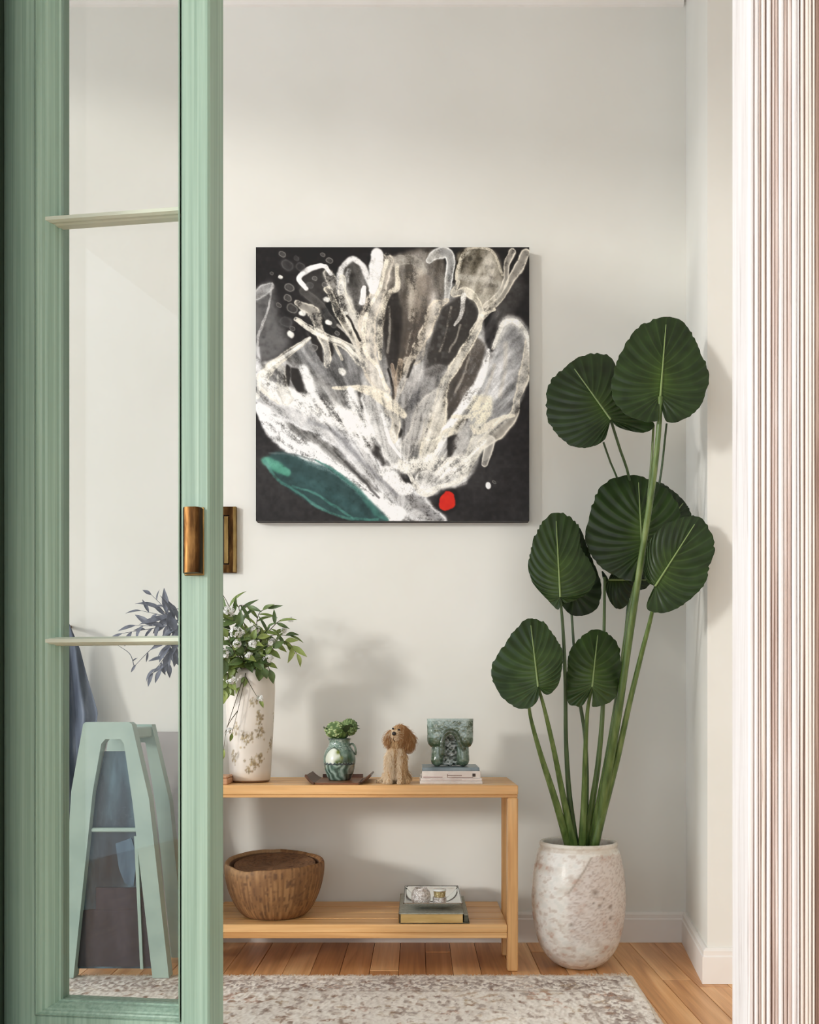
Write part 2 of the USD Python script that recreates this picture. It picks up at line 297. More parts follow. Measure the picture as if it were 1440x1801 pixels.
def muntin(z):
    cs = [(0, .010), (.0035, .010), (.0065, .016), (.0065, .022), (.0085, .026), (.0085, .043)]
    prof2 = [(-a, t) for a, t in cs[::-1]] + cs[1:]
    v = np.array([[DW(s, t, z + a) for a, t in prof2] for s in (ST1 + .006, ST2 - .016)])
    part('muntin', grid(v), M_cream, dr, smooth=False, label='slim pale cream glazing bar')
muntin(1.760); muntin(.9105)
hz0, hz1 = Z(1008, 1.92), Z(893, 1.92)
hp = [(.0118, 0), (.0118, -.016), (.014, -.022), (.019, -.0255), (.034, -.0265), (.042, -.024), (.0465, -.018), (.048, -.010), (.048, 0)]
hpoly = sg.Polygon(hp)
part('handle', (lambda m: (m[0], m[1][:, ::-1]))(extrude(hpoly, lambda x, y, t: DW(x, y, hz0 + t * (hz1 - hz0)))), M_brass, dr, smooth=25, label='aged brass bar pull')
part('handle_plate', dbox(.010, .050, -.003, 0, hz0 - .003, hz1 + .003, .001), M_brasslite, dr, label='thin brass back plate')
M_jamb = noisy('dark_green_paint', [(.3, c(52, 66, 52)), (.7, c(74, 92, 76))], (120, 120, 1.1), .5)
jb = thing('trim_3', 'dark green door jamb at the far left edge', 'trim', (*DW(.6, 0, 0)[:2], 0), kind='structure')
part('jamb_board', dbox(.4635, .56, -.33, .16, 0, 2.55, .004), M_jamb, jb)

# ---------------------------------------------------------------- painted canvas
def painting(N=520):
    rng = np.random.default_rng(3)
    def nz(s, o=4, seed=0):
        u = np.linspace(0, 1, N) * s; a, b = np.meshgrid(u, u); return meshkit.fbm(np.stack([a, b, np.full_like(a, seed * 3.3)], -1), o, seed)
    n1, n2, n3, n4 = nz(5, 4, 1), nz(22, 4, 2), nz(70, 3, 3), nz(11, 4, 4)
    im = np.ones((N, N, 3)) * np.array([46, 44, 44.]); im += ((n1 - .5) * 34 + (n3 - .5) * 12)[..., None]
    yy = np.linspace(0, 1, N)[:, None, None]; im += (yy - .5) * 18
    S = N / 1385.0
    gx, gy = np.meshgrid(np.arange(N), np.arange(N))
    wx, wy = (n4 - .5) * 58 * S + (n3 - .5) * 12 * S, (nz(13, 4, 8) - .5) * 58 * S + (nz(60, 3, 9) - .5) * 12 * S     # wandering hand
    vx, vy = gx / S + 28 - 760, 1330 - (gy / S + 28); ang, rad = np.arctan2(vx, vy + 60), np.hypot(vx, vy)
    fl1 = meshkit.fbm(np.stack([ang * 9, rad / 420, rad * 0], -1), 4, 21); fl2 = meshkit.fbm(np.stack([ang * 34, rad / 130, rad * 0], -1), 4, 22); gr = meshkit.noise(np.stack([gx / 1.6, gy / 1.6, gx * 0.0], -1), 5)
    flower = gaussian_filter(shapely.contains_xy(sg.Polygon((smoothline(np.array([(28, 640), (90, 600), (200, 560), (330, 400), (450, 150), (560, 90), (700, 60), (1000, 50), (1230, 50), (1240, 320), (1370, 430), (1413, 500), (1400, 700), (1330, 880), (1200, 1000), (1110, 1200), (880, 1290), (790, 1300), (960, 1440), (640, 1330), (130, 990), (28, 640)], float), 200) - 28) * S).buffer(0), (gx + wx).ravel(), (gy + wy).ravel()).reshape(N, N).astype(float), 8 * S)
    def put(al, col, tone=0.0):
        nonlocal im
        col = np.array(col, float) + tone * ((n2 - .5) * 1.0)[..., None] if tone else np.array(col, float)
        im = im * (1 - al[..., None]) + col * al[..., None]
    def poly(pts, col, al=1.0, blur=8, tex=.0, tone=40, k=None):
        p = (smoothline(np.array(pts + pts[:1], float), 160) - 28) * S
        pl = sg.Polygon(p).buffer(0); m = shapely.contains_xy(pl, (gx + wx * .6).ravel(), (gy + wy * .6).ravel()).reshape(N, N).astype(float)
        m = gaussian_filter(m, blur * S); m = m * np.clip(1 + tex * ((n2 - .5) * 3 + (n3 - .5) * 2.4), 0, 1.0)
        put(m * al, col, tone)
    def stroke(pts, w, col, al=1.0, edge=.11, tex=.5, rim=0.0, tone=70, n=160):
        rim *= .95; al = min(1, al * 1.05)
        p = (smoothline(np.array(pts, float), n) - 28) * S; w = np.interp(np.linspace(0, 1, n), np.linspace(0, 1, np.size(w)), np.atleast_1d(w).astype(float)) * S
        mx = w.max() * 1.6 + 14 * S; lo = np.maximum((p.min(0) - mx).astype(int), 0); hi = np.minimum((p.max(0) + mx).astype(int) + 1, N)
        if (hi <= lo).any(): return
        sl = np.s_[lo[1]:hi[1], lo[0]:hi[0]]
        q = np.stack([(gx + wx * .5)[sl], (gy + wy * .5)[sl]], -1); d, i = cKDTree(p).query(q.reshape(-1, 2)); d = d.reshape(q.shape[:2]); ww = w[i].reshape(d.shape)
        d = d / (ww * (1 + .6 * (n2[sl] - .5) * tex * 2 + .5 * (n4[sl] - .5)))
        body = 1 / (1 + np.exp((d - 1) / (edge * .5)))
        tx = np.clip(1 + tex * ((n2[sl] - .5) * 1.3 + (n3[sl] - .5) * 1.6 + (fl2[sl] - .5) * 3.0 * np.clip((rad[sl] - 60) / 260, .15, 1) + (gr[sl] - .5) * 1.1), 0, 1)
        m = body * tx * (al if not rim else al * (.62 + .38 * d.clip(0, 1)**2))
        if rim: m = np.clip(m + rim * np.exp(-((d - .9) / .16)**2) * np.clip(tx + .3, 0, 1), 0, 1)
        full = np.zeros((N, N)); full[sl] = m.clip(0, 1); put(full, col, tone)
    W, Cr, G = (244, 243, 240), (226, 220, 204), (170, 170, 170)
    # hazes
    poly([(28, 240), (110, 205), (150, 400), (190, 520), (90, 600), (10, 560)], (128, 127, 126), .75, 16, .2)
    poly([(10, 640), (90, 600), (200, 560), (300, 500), (560, 560), (600, 300), (660, 120), (900, 60), (1000, 200), (1160, 260), (1180, 480), (1230, 560), (1300, 400), (1370, 430), (1413, 500), (1400, 700), (1330, 880), (1200, 1000),
          (1110, 1200), (880, 1290), (830, 1190), (760, 1180), (790, 1300), (960, 1440), (800, 1440), (640, 1330), (330, 1100), (130, 990), (25, 820)], (172, 171, 168), .80, 5, .25, 90)
    poly([(670, 90), (820, 40), (960, 60), (990, 200), (950, 300), (900, 330), (820, 600), (730, 680), (690, 560), (660, 260)], (112, 106, 98), .85, 8, .3, 80)
    poly([(1040, 60), (1100, 30), (1230, 50), (1270, 180), (1240, 300), (1170, 350), (1060, 240), (1030, 200)], (172, 166, 152), .9, 7, .3, 80)
    poly([(1230, 300), (1300, 180), (1370, 190), (1380, 260), (1330, 350), (1240, 420)], (112, 110, 106), .5, 18, .2)
    poly([(1240, 540), (1300, 400), (1360, 430), (1405, 560), (1340, 850), (1200, 960), (1110, 900)], (160, 160, 160), .9, 8, .2, 50)
    poly([(450, 230), (470, 130), (520, 85), (570, 120), (600, 220), (580, 300), (480, 420)], (118, 116, 112), .8, 7, .3)
    poly([(270, 160), (380, 125), (430, 220), (540, 440), (570, 560), (440, 520), (340, 380), (250, 240)], (66, 64, 62), .8, 8, .3)
    poly([(190, 560), (300, 500), (420, 520), (560, 600), (570, 700), (430, 720), (300, 640)], (138, 138, 138), .8, 12, .3, 60)
    poly([(640, 800), (760, 1000), (800, 1110), (900, 880), (830, 700), (770, 780)], (138, 137, 136), .8, 10, .3, 60)
    poly([(400, 930), (520, 1000), (560, 1110), (470, 1080)], (132, 132, 136), .7, 8, .2)
    im = np.clip(im + (flower * ((fl1 - .5) * 170 + (fl2 - .5) * 95 * np.clip((rad - 80) / 260, 0, 1) - 6))[..., None], 36, 238)
    # dark hollows
    DK = (46, 43, 41)
    poly([(680, 270), (740, 250), (765, 420), (750, 600), (730, 650), (690, 600), (668, 420)], DK, .85, 6, .5)
    poly([(770, 260), (830, 400), (800, 560), (760, 600)], (84, 78, 72), .8, 9, .5); poly([(880, 340), (920, 330), (860, 520), (800, 600), (820, 450)], (66, 61, 57), .85, 8, .5)
    poly([(960, 330), (1080, 270), (1150, 360), (1100, 490), (1000, 630), (880, 680), (920, 480)], (56, 53, 50), .92, 7, .45)
    poly([(1140, 480), (1185, 530), (1165, 640), (1090, 800), (1020, 895), (980, 840), (1010, 700)], (80, 74, 68), .9, 5, .5, 90)
    for q in ([(200, 630), (250, 650), (285, 730), (287, 790), (250, 770), (205, 705)], [(596, 1000), (660, 1060), (682, 1135), (630, 1090), (586, 1030)], [(716, 920), (762, 950), (758, 992), (728, 970)], [(1000, 985), (1052, 978), (1030, 1070), (998, 1085)],
              [(1065, 900), (1105, 893), (1078, 942), (1042, 938)], [(540, 760), (585, 728), (562, 845)], [(300, 470), (350, 500), (365, 612), (328, 560)], [(755, 1190), (830, 1215), (862, 1290), (960, 1330), (830, 1340)], [(180, 610), (200, 640), (190, 740), (160, 700)], [(400, 500), (420, 560), (400, 580)]):
        poly(q, DK, .95, 3, 0, 10)
    poly([(790, 800), (850, 752), (832, 830), (800, 852)], (84, 84, 86), .8, 6)
    # petals
    ST = stroke
    ST([(400, 165), (440, 240), (500, 360), (560, 470), (575, 580)], [26, 38, 30], (206, 202, 192), .75, .25, .8, .5)
    ST([(385, 240), (430, 330), (500, 450), (560, 545)], [14, 24, 16], Cr, .85, .2, .8, .4)
    ST([(270, 250), (330, 300), (420, 420)], 20, (120, 118, 114), .6, .3, .5, .2)
    ST([(285, 235), (250, 190), (270, 155), (330, 132), (378, 126), (412, 165)], [11, 14, 9], W, .97, .15, .2)
    ST([(450, 250), (465, 140), (520, 85), (570, 120), (600, 200), (620, 250)], [22, 12, 14, 20], (232, 231, 228), .9, .25, .3)
    ST([(470, 180), (460, 280), (520, 400), (590, 430)], [14, 30, 40], (228, 224, 212), .8, .25, .9, .5)
    ST([(500, 140), (490, 200)], 9, (200, 200, 198), .7, .3)
    ST([(690, 100), (660, 230), (610, 330), (590, 450), (600, 600), (640, 690), (690, 750)], [34, 26, 44, 46, 44, 40, 18], (214, 206, 192), .82, .2, .9, .5)
    ST([(645, 62), (636, 130), (626, 200), (612, 250)], [28, 34, 26, 20], W, .98, .12, .1)
    ST([(570, 235), (558, 310)], [12, 18], W, .97, .15, .1)
    ST([(745, 120), (745, 225), (700, 262), (672, 330), (655, 460), (658, 590)], [12, 13, 14, 16, 14, 8], (226, 219, 202), .9, .2, .6)
    ST([(700, 110), (790, 85), (850, 110), (870, 150)], 22, (178, 174, 164), .55, .3, .7, .3)
    ST([(840, 180), (835, 290), (805, 390)], [45, 40, 14], (196, 188, 174), .7, .3, .9)
    ST([(880, 200), (860, 330), (800, 520), (790, 600)], [34, 44, 24, 10], (118, 108, 98), .55, .3, 1)
    ST([(905, 95), (935, 68), (990, 55), (1012, 100), (998, 200), (985, 290)], [16, 28, 22, 20, 20, 12], (222, 222, 218), .88, .2, .3, .4)
    ST([(985, 295), (930, 335), (895, 430), (850, 520), (805, 620), (775, 700), (738, 800)], [14, 34, 30, 26, 18, 14, 8], (214, 205, 188), .9, .2, .8, .4)
    ST([(722, 620), (732, 700), (726, 790)], [8, 13, 6], (166, 148, 130), .9, .2, .6, .2); ST([(765, 600), (748, 690), (730, 780)], [12, 15, 6], (186, 170, 150), .9, .2, .6, .3)
    ST([(800, 600), (850, 590), (870, 520)], 22, (196, 188, 174), .7, .25, .8, .4)
    ST([(1045, 205), (1022, 262), (1085, 252), (1140, 290), (1165, 360), (1130, 470), (1050, 600), (985, 710), (960, 860), (930, 960), (890, 1070)], [12, 22, 14, 15, 22, 24, 26, 28, 40, 50, 40], (226, 220, 204), .9, .18, .6, .4)
    ST([(1075, 275), (1062, 370), (1030, 425)], [16, 12, 5], (236, 234, 228), .9, .2, .3)
    ST([(1390, 60), (1360, 130), (1310, 200), (1262, 290), (1165, 390), (1115, 460)], [22, 24, 18, 14, 15, 12], (216, 210, 196), .85, .2, .6, .5)
    ST([(1318, 52), (1292, 110), (1284, 200), (1250, 270), (1185, 330)], [22, 18, 15, 12, 8], (222, 216, 202), .85, .2, .5, .5)
    ST([(1042, 215), (1062, 100), (1105, 42)], [10, 9, 12], (198, 193, 180), .75, .3, .6)
    ST([(1060, 180), (1130, 190), (1240, 210), (1250, 280)], 16, (190, 186, 176), .6, .35, .8)
    ST([(1160, 375), (1235, 345)], 7, Cr, .9, .2, .3)
    ST([(1232, 530), (1290, 415), (1340, 408), (1395, 470), (1410, 560)], [14, 26, 28, 22, 14], (212, 211, 206), .75, .35, .4)
    ST([(1400, 490), (1395, 600), (1378, 700), (1345, 790), (1335, 880), (1265, 950), (1180, 1015)], [10, 24, 30, 16, 20, 34, 24], (222, 216, 202), .9, .2, .5, .4)
    ST([(1205, 550), (1180, 660), (1140, 740), (1065, 850), (990, 960)], [8, 18, 22, 14, 24], W, .92, .2, .7)
    ST([(1175, 820), (1160, 870), (1155, 930)], [48, 52, 34], (226, 220, 200), .95, .14, .8)
    ST([(1085, 885), (1045, 945), (990, 968)], [14, 24, 20], (220, 214, 198), .95, .16, .5); ST([(1030, 885), (1110, 882)], 9, Cr, .9, .2)
    ST([(1212, 1000), (1204, 1060), (1186, 1125)], [26, 20, 14], (222, 218, 208), .93, .15, .3, .3)
    ST([(1170, 960), (1125, 1080), (1075, 1200)], [36, 34, 16], (220, 216, 204), .88, .2, .6, .4)
    ST([(1090, 930), (1060, 1030), (1060, 1110)], [24, 34, 30], (186, 184, 180), .8, .3, .4)
    # heart and base of the flower
    ST([(830, 850), (870, 720), (960, 650)], [40, 60, 30], (158, 156, 154), .7, .35, .5, .2)
    ST([(760, 820), (800, 720), (850, 660)], [30, 40, 20], (196, 194, 190), .7, .35, .4, .3)
    ST([(790, 1060), (840, 960), (880, 850), (950, 760)], [30, 44, 50, 20], (208, 205, 198), .75, .3, .7, .4)
    ST([(600, 790), (640, 900), (700, 1030), (770, 1130)], [40, 60, 50, 34], (226, 225, 222), .82, .3, .7, .4)
    ST([(690, 860), (730, 900), (720, 1000)], [20, 26, 20], (214, 208, 194), .85, .2, .7, .4)
    ST([(425, 735), (560, 740), (650, 775), (740, 850), (770, 880)], [9, 12, 26, 34, 20], (228, 221, 204), .92, .16, .5)
    ST([(500, 760), (535, 860), (580, 900)], [26, 34, 30], W, .85, .3, .6)
    ST([(780, 1135), (880, 1120), (980, 1140), (1090, 1110)], [40, 52, 56, 34], (232, 229, 220), .93, .2, .9)
    ST([(880, 1200), (960, 1215), (1060, 1185)], [48, 58, 40], (232, 230, 224), .92, .2, .7, .3); ST([(860, 1250), (960, 1245), (1080, 1210)], 18, (226, 225, 222), .7, .3, .4)
    ST([(60, 690), (48, 770), (95, 810), (190, 860), (330, 920), (480, 1010), (600, 1130), (720, 1250), (860, 1350), (950, 1415)], [28, 36, 40, 46, 52, 50, 46, 56, 60, 40], (222, 222, 222), .85, .25, .7, .4)
    ST([(40, 830), (110, 920), (210, 1010), (330, 1090), (460, 1165), (580, 1265), (690, 1345), (750, 1380)], [20, 50, 52, 46, 32, 32, 44, 30], (247, 247, 246), .96, .15, .5)
    ST([(95, 640), (180, 570), (300, 490)], [22, 20, 8], (214, 209, 196), .85, .2, .6, .4); ST([(130, 610), (75, 680), (80, 740), (150, 800)], [22, 24, 26, 20], (228, 224, 212), .85, .2, .8, .4)
    ST([(70, 700), (150, 760), (250, 805), (330, 830), (410, 870), (490, 900), (570, 940)], [16, 40, 40, 46, 56, 50, 40], (243, 242, 238), .92, .2, .9)
    ST([(150, 640), (160, 730), (190, 800)], [24, 28, 24], (206, 203, 194), .7, .25, .9, .4); ST([(270, 640), (300, 730), (330, 800)], [22, 24, 30], (240, 240, 238), .85, .25, .5)
    ST([(460, 900), (560, 960), (590, 1020)], [44, 50, 40], (240, 239, 236), .8, .3, .9)
    ST([(232, 392), (300, 440), (400, 490), (500, 540), (575, 620)], [10, 18, 18, 22, 22], (226, 222, 210), .9, .2, .7, .3)
    ST([(240, 310), (320, 360), (350, 450), (385, 540), (388, 622)], [14, 30, 22, 20, 16], (220, 215, 202), .88, .2, .8, .4)
    ST([(420, 520), (465, 595)], 7, Cr, .8, .2); ST([(440, 420), (500, 480), (550, 550)], 7, (210, 206, 196), .7, .3)
    ST([(690, 1160), (760, 1240), (800, 1245)], [30, 34, 28], (238, 237, 234), .92, .16, .6); ST([(640, 1320), (700, 1375), (760, 1365)], [36, 44, 30], (248, 247, 245), .97, .12, .7)
    ST([(28, 270), (70, 240), (100, 225)], [26, 30, 20], (206, 206, 204), .75, .3, .5, .4); ST([(36, 540), (40, 640)], [12, 20], (222, 222, 222), .8, .3, .4)
    ST([(300, 905), (420, 960), (520, 1060), (640, 1180), (740, 1280)], 9, (120, 120, 124), .5, .5, .7); ST([(480, 1110), (560, 1190), (650, 1300)], 6, (70, 68, 68), .7, .4, .5)
    ST([(485, 375), (525, 440), (556, 500)], 6, DK, .9, .3); ST([(700, 640), (720, 720), (722, 790)], 6, DK, .8, .4); ST([(830, 600), (800, 680)], 7, DK, .8, .4)
    for x0, y0, x1, y1, w in ((700, 330, 695, 560, 5), (820, 360, 790, 560, 5), (1010, 330, 960, 560, 5), (1060, 420, 1000, 560, 5), (1110, 560, 1040, 760, 6), (880, 900, 850, 1040, 5), (1230, 620, 1180, 800, 8), (1290, 520, 1260, 780, 10)):
        ST([(x0, y0), ((x0 + x1) / 2 + 6, (y0 + y1) / 2), (x1, y1)], w, (190, 184, 172), .5, .5, .9)
    for pts_, w_, k_ in (([(1225, 545), (1262, 450), (1300, 405), (1350, 415), (1395, 470), (1412, 540)], [8, 10, 14, 12, 10, 8], (236, 234, 226)), ([(1035, 190), (1058, 100), (1105, 35), (1220, 52), (1268, 170)], [8, 9, 8, 7, 8], (214, 207, 190)),
                         ([(690, 740), (650, 640), (585, 560), (572, 440), (600, 330), (650, 240), (690, 95)], [8, 9, 10, 9, 8, 9, 10], (236, 230, 214)), ([(35, 780), (55, 700), (100, 625), (190, 565), (300, 490)], [12, 10, 9, 9, 5], (238, 236, 228)),
                         ([(770, 1130), (800, 1180), (880, 1275), (960, 1245), (1070, 1200), (1120, 1080), (1190, 1000)], [10, 12, 16, 12, 12, 10, 8], (236, 233, 224)), ([(28, 560), (45, 480), (95, 330), (110, 210)], [7, 6, 5, 6], (190, 189, 187)),
                         ([(990, 975), (940, 1060), (890, 1100), (800, 1110)], [10, 12, 14, 10], (240, 238, 230)), ([(880, 990), (920, 1000), (1010, 960)], [5, 6, 4], (226, 222, 208)),
                         ([(240, 400), (340, 470), (470, 520), (560, 600)], [8, 9, 9, 8], (236, 232, 220)), ([(1120, 930), (1150, 960), (1260, 900), (1335, 880)], [8, 16, 14, 8], (226, 220, 204)), ([(660, 870), (700, 1000), (790, 1120)], [8, 10, 6], (242, 241, 238))):
        ST(pts_, w_, k_, .85, .12, .5)
    # teal leaf
    poly([(70, 1105), (150, 1062), (300, 1105), (430, 1160), (540, 1250), (610, 1320), (700, 1420), (600, 1425), (500, 1400), (350, 1345), (210, 1265), (120, 1170)], (58, 86, 86), .85, 5, .15, 30)
    T = (88, 138, 128)
    ST([(85, 1110), (135, 1140), (185, 1165)], [22, 28, 20], (96, 158, 138), .9, .25, .3); ST([(75, 1110), (130, 1190), (230, 1262), (350, 1340), (480, 1392), (640, 1405)], 7, T, .8, .4, .4)
    ST([(210, 1235), (330, 1268), (420, 1330), (510, 1392)], 6, T, .8, .4, .4); ST([(330, 1098), (440, 1170), (550, 1262), (630, 1370), (690, 1410)], [4, 8, 12, 16, 10], (74, 120, 112), .8, .4, .4); ST([(100, 1070), (220, 1075), (330, 1100)], 4, (92, 104, 104), .6, .5)
    ST([(250, 1200), (400, 1270), (560, 1380)], 22, (70, 104, 104), .4, .6, .4)
    # red bud, dots and bubbles
    poly([(955, 1260), (1035, 1255), (1040, 1350), (990, 1368), (945, 1340)], (34, 31, 31), .8, 6)
    poly([(985, 1268), (1020, 1272), (1030, 1300), (1022, 1345), (985, 1357), (960, 1345), (956, 1300)], (203, 52, 32), 1, 2, 0, 30)
    ST([(1204, 1230), (1204, 1239)], 12, W, 1, .15, 0)
    for x0, y0, r, k in ((150, 178, 11, 2), (195, 230, 22, 1), (180, 112, 28, 0), (250, 122, 20, 0), (395, 92, 17, 1), (362, 65, 11, 1), (375, 290, 18, 2), (262, 360, 17, 2), (195, 465, 19, 2), (210, 438, 13, 1), (207, 335, 26, 1), (175, 400, 28, 0), (142, 320, 13, 1),
                          (390, 408, 15, 2), (316, 535, 18, 1), (460, 652, 20, 2), (105, 160, 9, 1), (156, 60, 17, 1), (435, 462, 12, 1), (325, 186, 11, 1), (372, 214, 12, 1), (232, 80, 13, 0), (1231, 1213, 9, 1), (190, 285, 18, 1), (478, 358, 10, 2), (300, 215, 14, 0)):
        p = [(x0, y0), (x0 + r * .5, y0 + r * .3)]
        if k == 2: ST(p, r * .8, (238, 237, 230), .95, .2, .2, n=12)
        elif k == 1: ST(p, r * .8, (120, 118, 114), .5, .3, .2, .85, n=12); ST(p, r * .45, (90, 88, 86), .5, .4, n=12)
        else: ST(p, r * .9, (104, 103, 102), .6, .35, .3, .3, n=12)
    lum = im.mean(-1); im = np.clip(im + ((n3 - .5) * 22 * np.clip(lum / 140, .3, 1.2) + flower * (lum > 90) * ((fl2 - .5) * 46 * np.clip((rad - 60) / 260, .1, 1) + (gr - .5) * 24))[..., None], 18, 250)
    im = np.clip((im - 128) * 1.10 + 122, 22, 240)
    return im, (lum - 50) / 200
CY0 = WY - .037
cl, cr, cb, ct = X(450, CY0), X(930.5, CY0), Z(916.5, CY0), Z(435, CY0)
cv = thing('wall_painting', 'square unframed canvas of a white abstract flower on black with a red dot', 'painting', (0.5 * (cl + cr), CY0, cb))
M_cedge = noisy('canvas_edge_black', [(.3, c(44, 42, 42)), (.7, c(72, 70, 70))], (30, 30, 30), .7)
M_paint = painted('acrylic_paint', .6, .25, 900.0, .0006, specular_ior_level=.25)
NP = 520
img, hgt = painting(NP)
uu, vv = np.meshgrid(np.linspace(0, 1, NP), np.linspace(0, 1, NP))
gv = np.stack([cl + uu * (cr - cl), CY0 - .0012 - .0009 * np.clip(hgt, 0, 1), ct - vv * (ct - cb)], -1)
part('stretcher', box(cl, cr, CY0, WY - .002, cb, ct, .0015), M_cedge, cv, label='black painted canvas sides')
part('painted_front', (lambda m: (m[0], m[1][:, ::-1]))(grid(gv)), M_paint, cv, smooth=True, color=lin(img).reshape(-1, 3), label='painted face with white petals, teal leaf and red bud')

# brass plate on the back wall
py_ = WY - .014
sp = thing('wall_plate', 'aged brass rectangular plate on the wall beside the green door edge', 'plate', (X(372, WY), WY, Z(1007, WY)))
x0, x1, z0, z1 = X(330, py_), X(415.5, py_), Z(1007, py_), Z(891, py_)
fr = trimesh.creation.extrude_polygon(sg.Polygon([(x0, z0), (x1, z0), (x1, z1), (x0, z1)], [[(x0 + .036, z0 + .026), (x1 - .024, z0 + .026), (x1 - .024, z1 - .028), (x0 + .036, z1 - .028)]]), 1.0, engine='earcut')
part('plate_frame', (np.c_[fr.vertices[:, 0], py_ + .013 * fr.vertices[:, 2], fr.vertices[:, 1]], fr.faces[:, ::-1]), M_brass, sp, smooth=False)
part('plate_edge', box(x1 - .011, x1 + .001, py_ - .004, WY - .001, z0, z1, .002), M_brasslite, sp)
part('recess', box(x0 + .03, x1 - .02, py_ + .008, WY - .001, z0 + .02, z1 - .02, .001), mat('dark_recess', c(46, 30, 18), .5, .6), sp)
ix0, ix1, iz0, iz1 = x0 + .044, x1 - .026, z0 + .03, z1 - .032
part('inner_frame', join(box(ix1 - .014, ix1, py_ - .003, py_ + .009, iz0, iz1, .001), box(ix0, ix1 - .02, py_ - .001, py_ + .009, iz0, iz0 + .009, .001), box(ix0, ix1 - .02, py_ - .001, py_ + .009, iz1 - .006, iz1, .001)), M_brasslite, sp)

# ---------------------------------------------------------------- bench
BF, BB, BT = 2.915, 3.272, .55
bl, br = -.672, X(911, BF)
bn = thing('console_bench', 'low light oak console bench with one lower shelf', 'bench', ((bl + br) / 2, (BF + BB) / 2, 0))
for i in range(4):
    y0 = BF + (BB - BF) * i / 4; y1 = BF + (BB - BF) * (i + 1) / 4
    part('top_board', box(bl, br, y0 + (.0004 if i else 0), y1 - .0004, BT - .028, BT, .002), [M_bench, wood(f'bench_oak_{"abc"[i % 3]}', c(192, 138, 80), c(220, 170, 110), c(238, 194, 138), 'x', .42, 9 + i)][i % 2], bn)
part('apron', box(bl + .001, br - .001, BF + .004, BF + .026, BT - .0365, BT - .0282, .001), M_bench, bn)
for x0, x1 in ((bl, bl + .031), (br - .031, br)):
    part('leg', box(x0, x1, BF + .001, BF + .041, 0, BT - .037, .003), M_benchleg, bn)
    part('leg', box(x0, x1, 3.105, 3.145, 0, BT - .0282, .003), M_benchleg, bn)
SZ = .139
for i in range(4):
    y0 = BF + .002 + (BB - BF) * i / 4; y1 = BF + (BB - BF) * (i + 1) / 4
    xa, xb = (bl + .032, br - .032)
    part('shelf_board', box(xa, xb, y0, y1 - .0004, SZ - .024, SZ, .002), wood(f'shelf_oak_{"abcd"[i]}', c(194, 140, 80), c(222, 172, 112), c(240, 196, 138), 'x', .42, 15 + i), bn)
part('shelf_apron', box(bl + .032, br - .032, BF + .004, BF + .024, SZ - .041, SZ - .0242, .0015), M_bench, bn)

# ---------------------------------------------------------------- rug
rx0, rx1, ry0, ry1 = -1.35, .606, 1.55, 2.838
nx, ny = 560, 380
yy = np.linspace(ry0, ry1, ny)[:, None] + np.zeros((1, nx)); xx = np.linspace(rx0, rx1, nx)[None, :] + np.zeros((ny, 1))
xx = xx + (xx - rx0) / (rx1 - rx0) * ((meshkit.noise(np.stack([yy * 9, yy * 0, yy * 0], -1), 4) - .5) * .016 - (ry1 - yy) * .04)
yy = yy + (yy - ry0) / (ry1 - ry0) * (meshkit.fbm(np.stack([xx * 9, xx * 0, xx * 0], -1), 3, 5) - .5) * .016
q = np.stack([xx, yy, 0 * xx], -1)
nA, nB, nC, nD = meshkit.fbm(q * 10, 4, 1), meshkit.fbm(q * [60, 26, 1], 3, 2), meshkit.fbm(q * [210, 90, 1], 2, 3), meshkit.fbm(q * [90, 40, 1], 3, 6)
col = np.ones((ny, nx, 3)) * np.array([246, 239, 229.]) + ((nA - .5) * 26)[..., None]
def blend(m, k): 
    global col
    col = col * (1 - m[..., None]) + np.array(k, float) * m[..., None]
edge = np.minimum(rx1 - xx, ry1 - yy)
st = lambda a, lo, hi: np.clip((a - lo) / (hi - lo), 0, 1)
motif = np.sin(xx * 46 + 2 * np.sin(yy * 30)) * np.sin(yy * 62 + 2 * np.sin(xx * 21))
blend(st(nB, .55, .66) * .12, (160, 136, 118)); blend(st(nD, .58, .70) * .26, (164, 144, 130)); blend(st(motif, .55, .9) * st(nD, .48, .58) * .7, (140, 104, 82)); blend(st(-motif, .6, .95) * st(nA, .5, .6) * .55, (160, 122, 84))
mr = random.Random(21); spk = st(nD, .44, .58)
for _ in range(150):
    mx, my = mr.uniform(-.72, .56), mr.uniform(2.2, 2.80); a_, b_ = mr.uniform(.016, .034), mr.uniform(.014, .032); ph, n_ = mr.uniform(0, 6), mr.choice([4, 5, 6])
    dx, dy = (xx - mx) / a_, (yy - my) / b_; r_ = np.hypot(dx, dy); pt = np.exp(-((r_ - .55 - .3 * np.cos(n_ * np.arctan2(dy, dx) + ph)) / .28)**2)
    blend(pt * spk * mr.uniform(.35, .75), mr.choice([(150, 112, 84), (128, 106, 94), (166, 136, 96), (142, 122, 110), (176, 120, 92)])); blend(np.exp(-(r_ / .3)**2) * .4, (236, 226, 212))
for _ in range(60):
    mx, my, l_ = mr.uniform(-.72, .56), mr.uniform(2.2, 2.80), mr.uniform(.02, .07); yc = my + .006 * np.sin((xx - mx) * 70)
    blend(np.exp(-((yy - yc) / .0022)**2) * (abs(xx - mx) < l_) * spk * .6, (140, 118, 104))
for e_ in (.022, .034, .075, .135): blend(np.exp(-((ry1 - yy - e_) / .0028)**2) * st(nC, .4, .55) * .6, (134, 112, 98))
bd = np.exp(-((edge - .10) / .045)**2); blend(bd * st(nC + .25 * np.sin(xx * 150) * np.sin(yy * 150), .50, .62) * .6, (124, 106, 100)); blend(np.exp(-((edge - .052) / .006)**2) * .5 * st(nB, .35, .55), (132, 112, 100)); blend(np.exp(-((edge - .16) / .006)**2) * .45 * st(nB, .35, .55), (132, 112, 100))
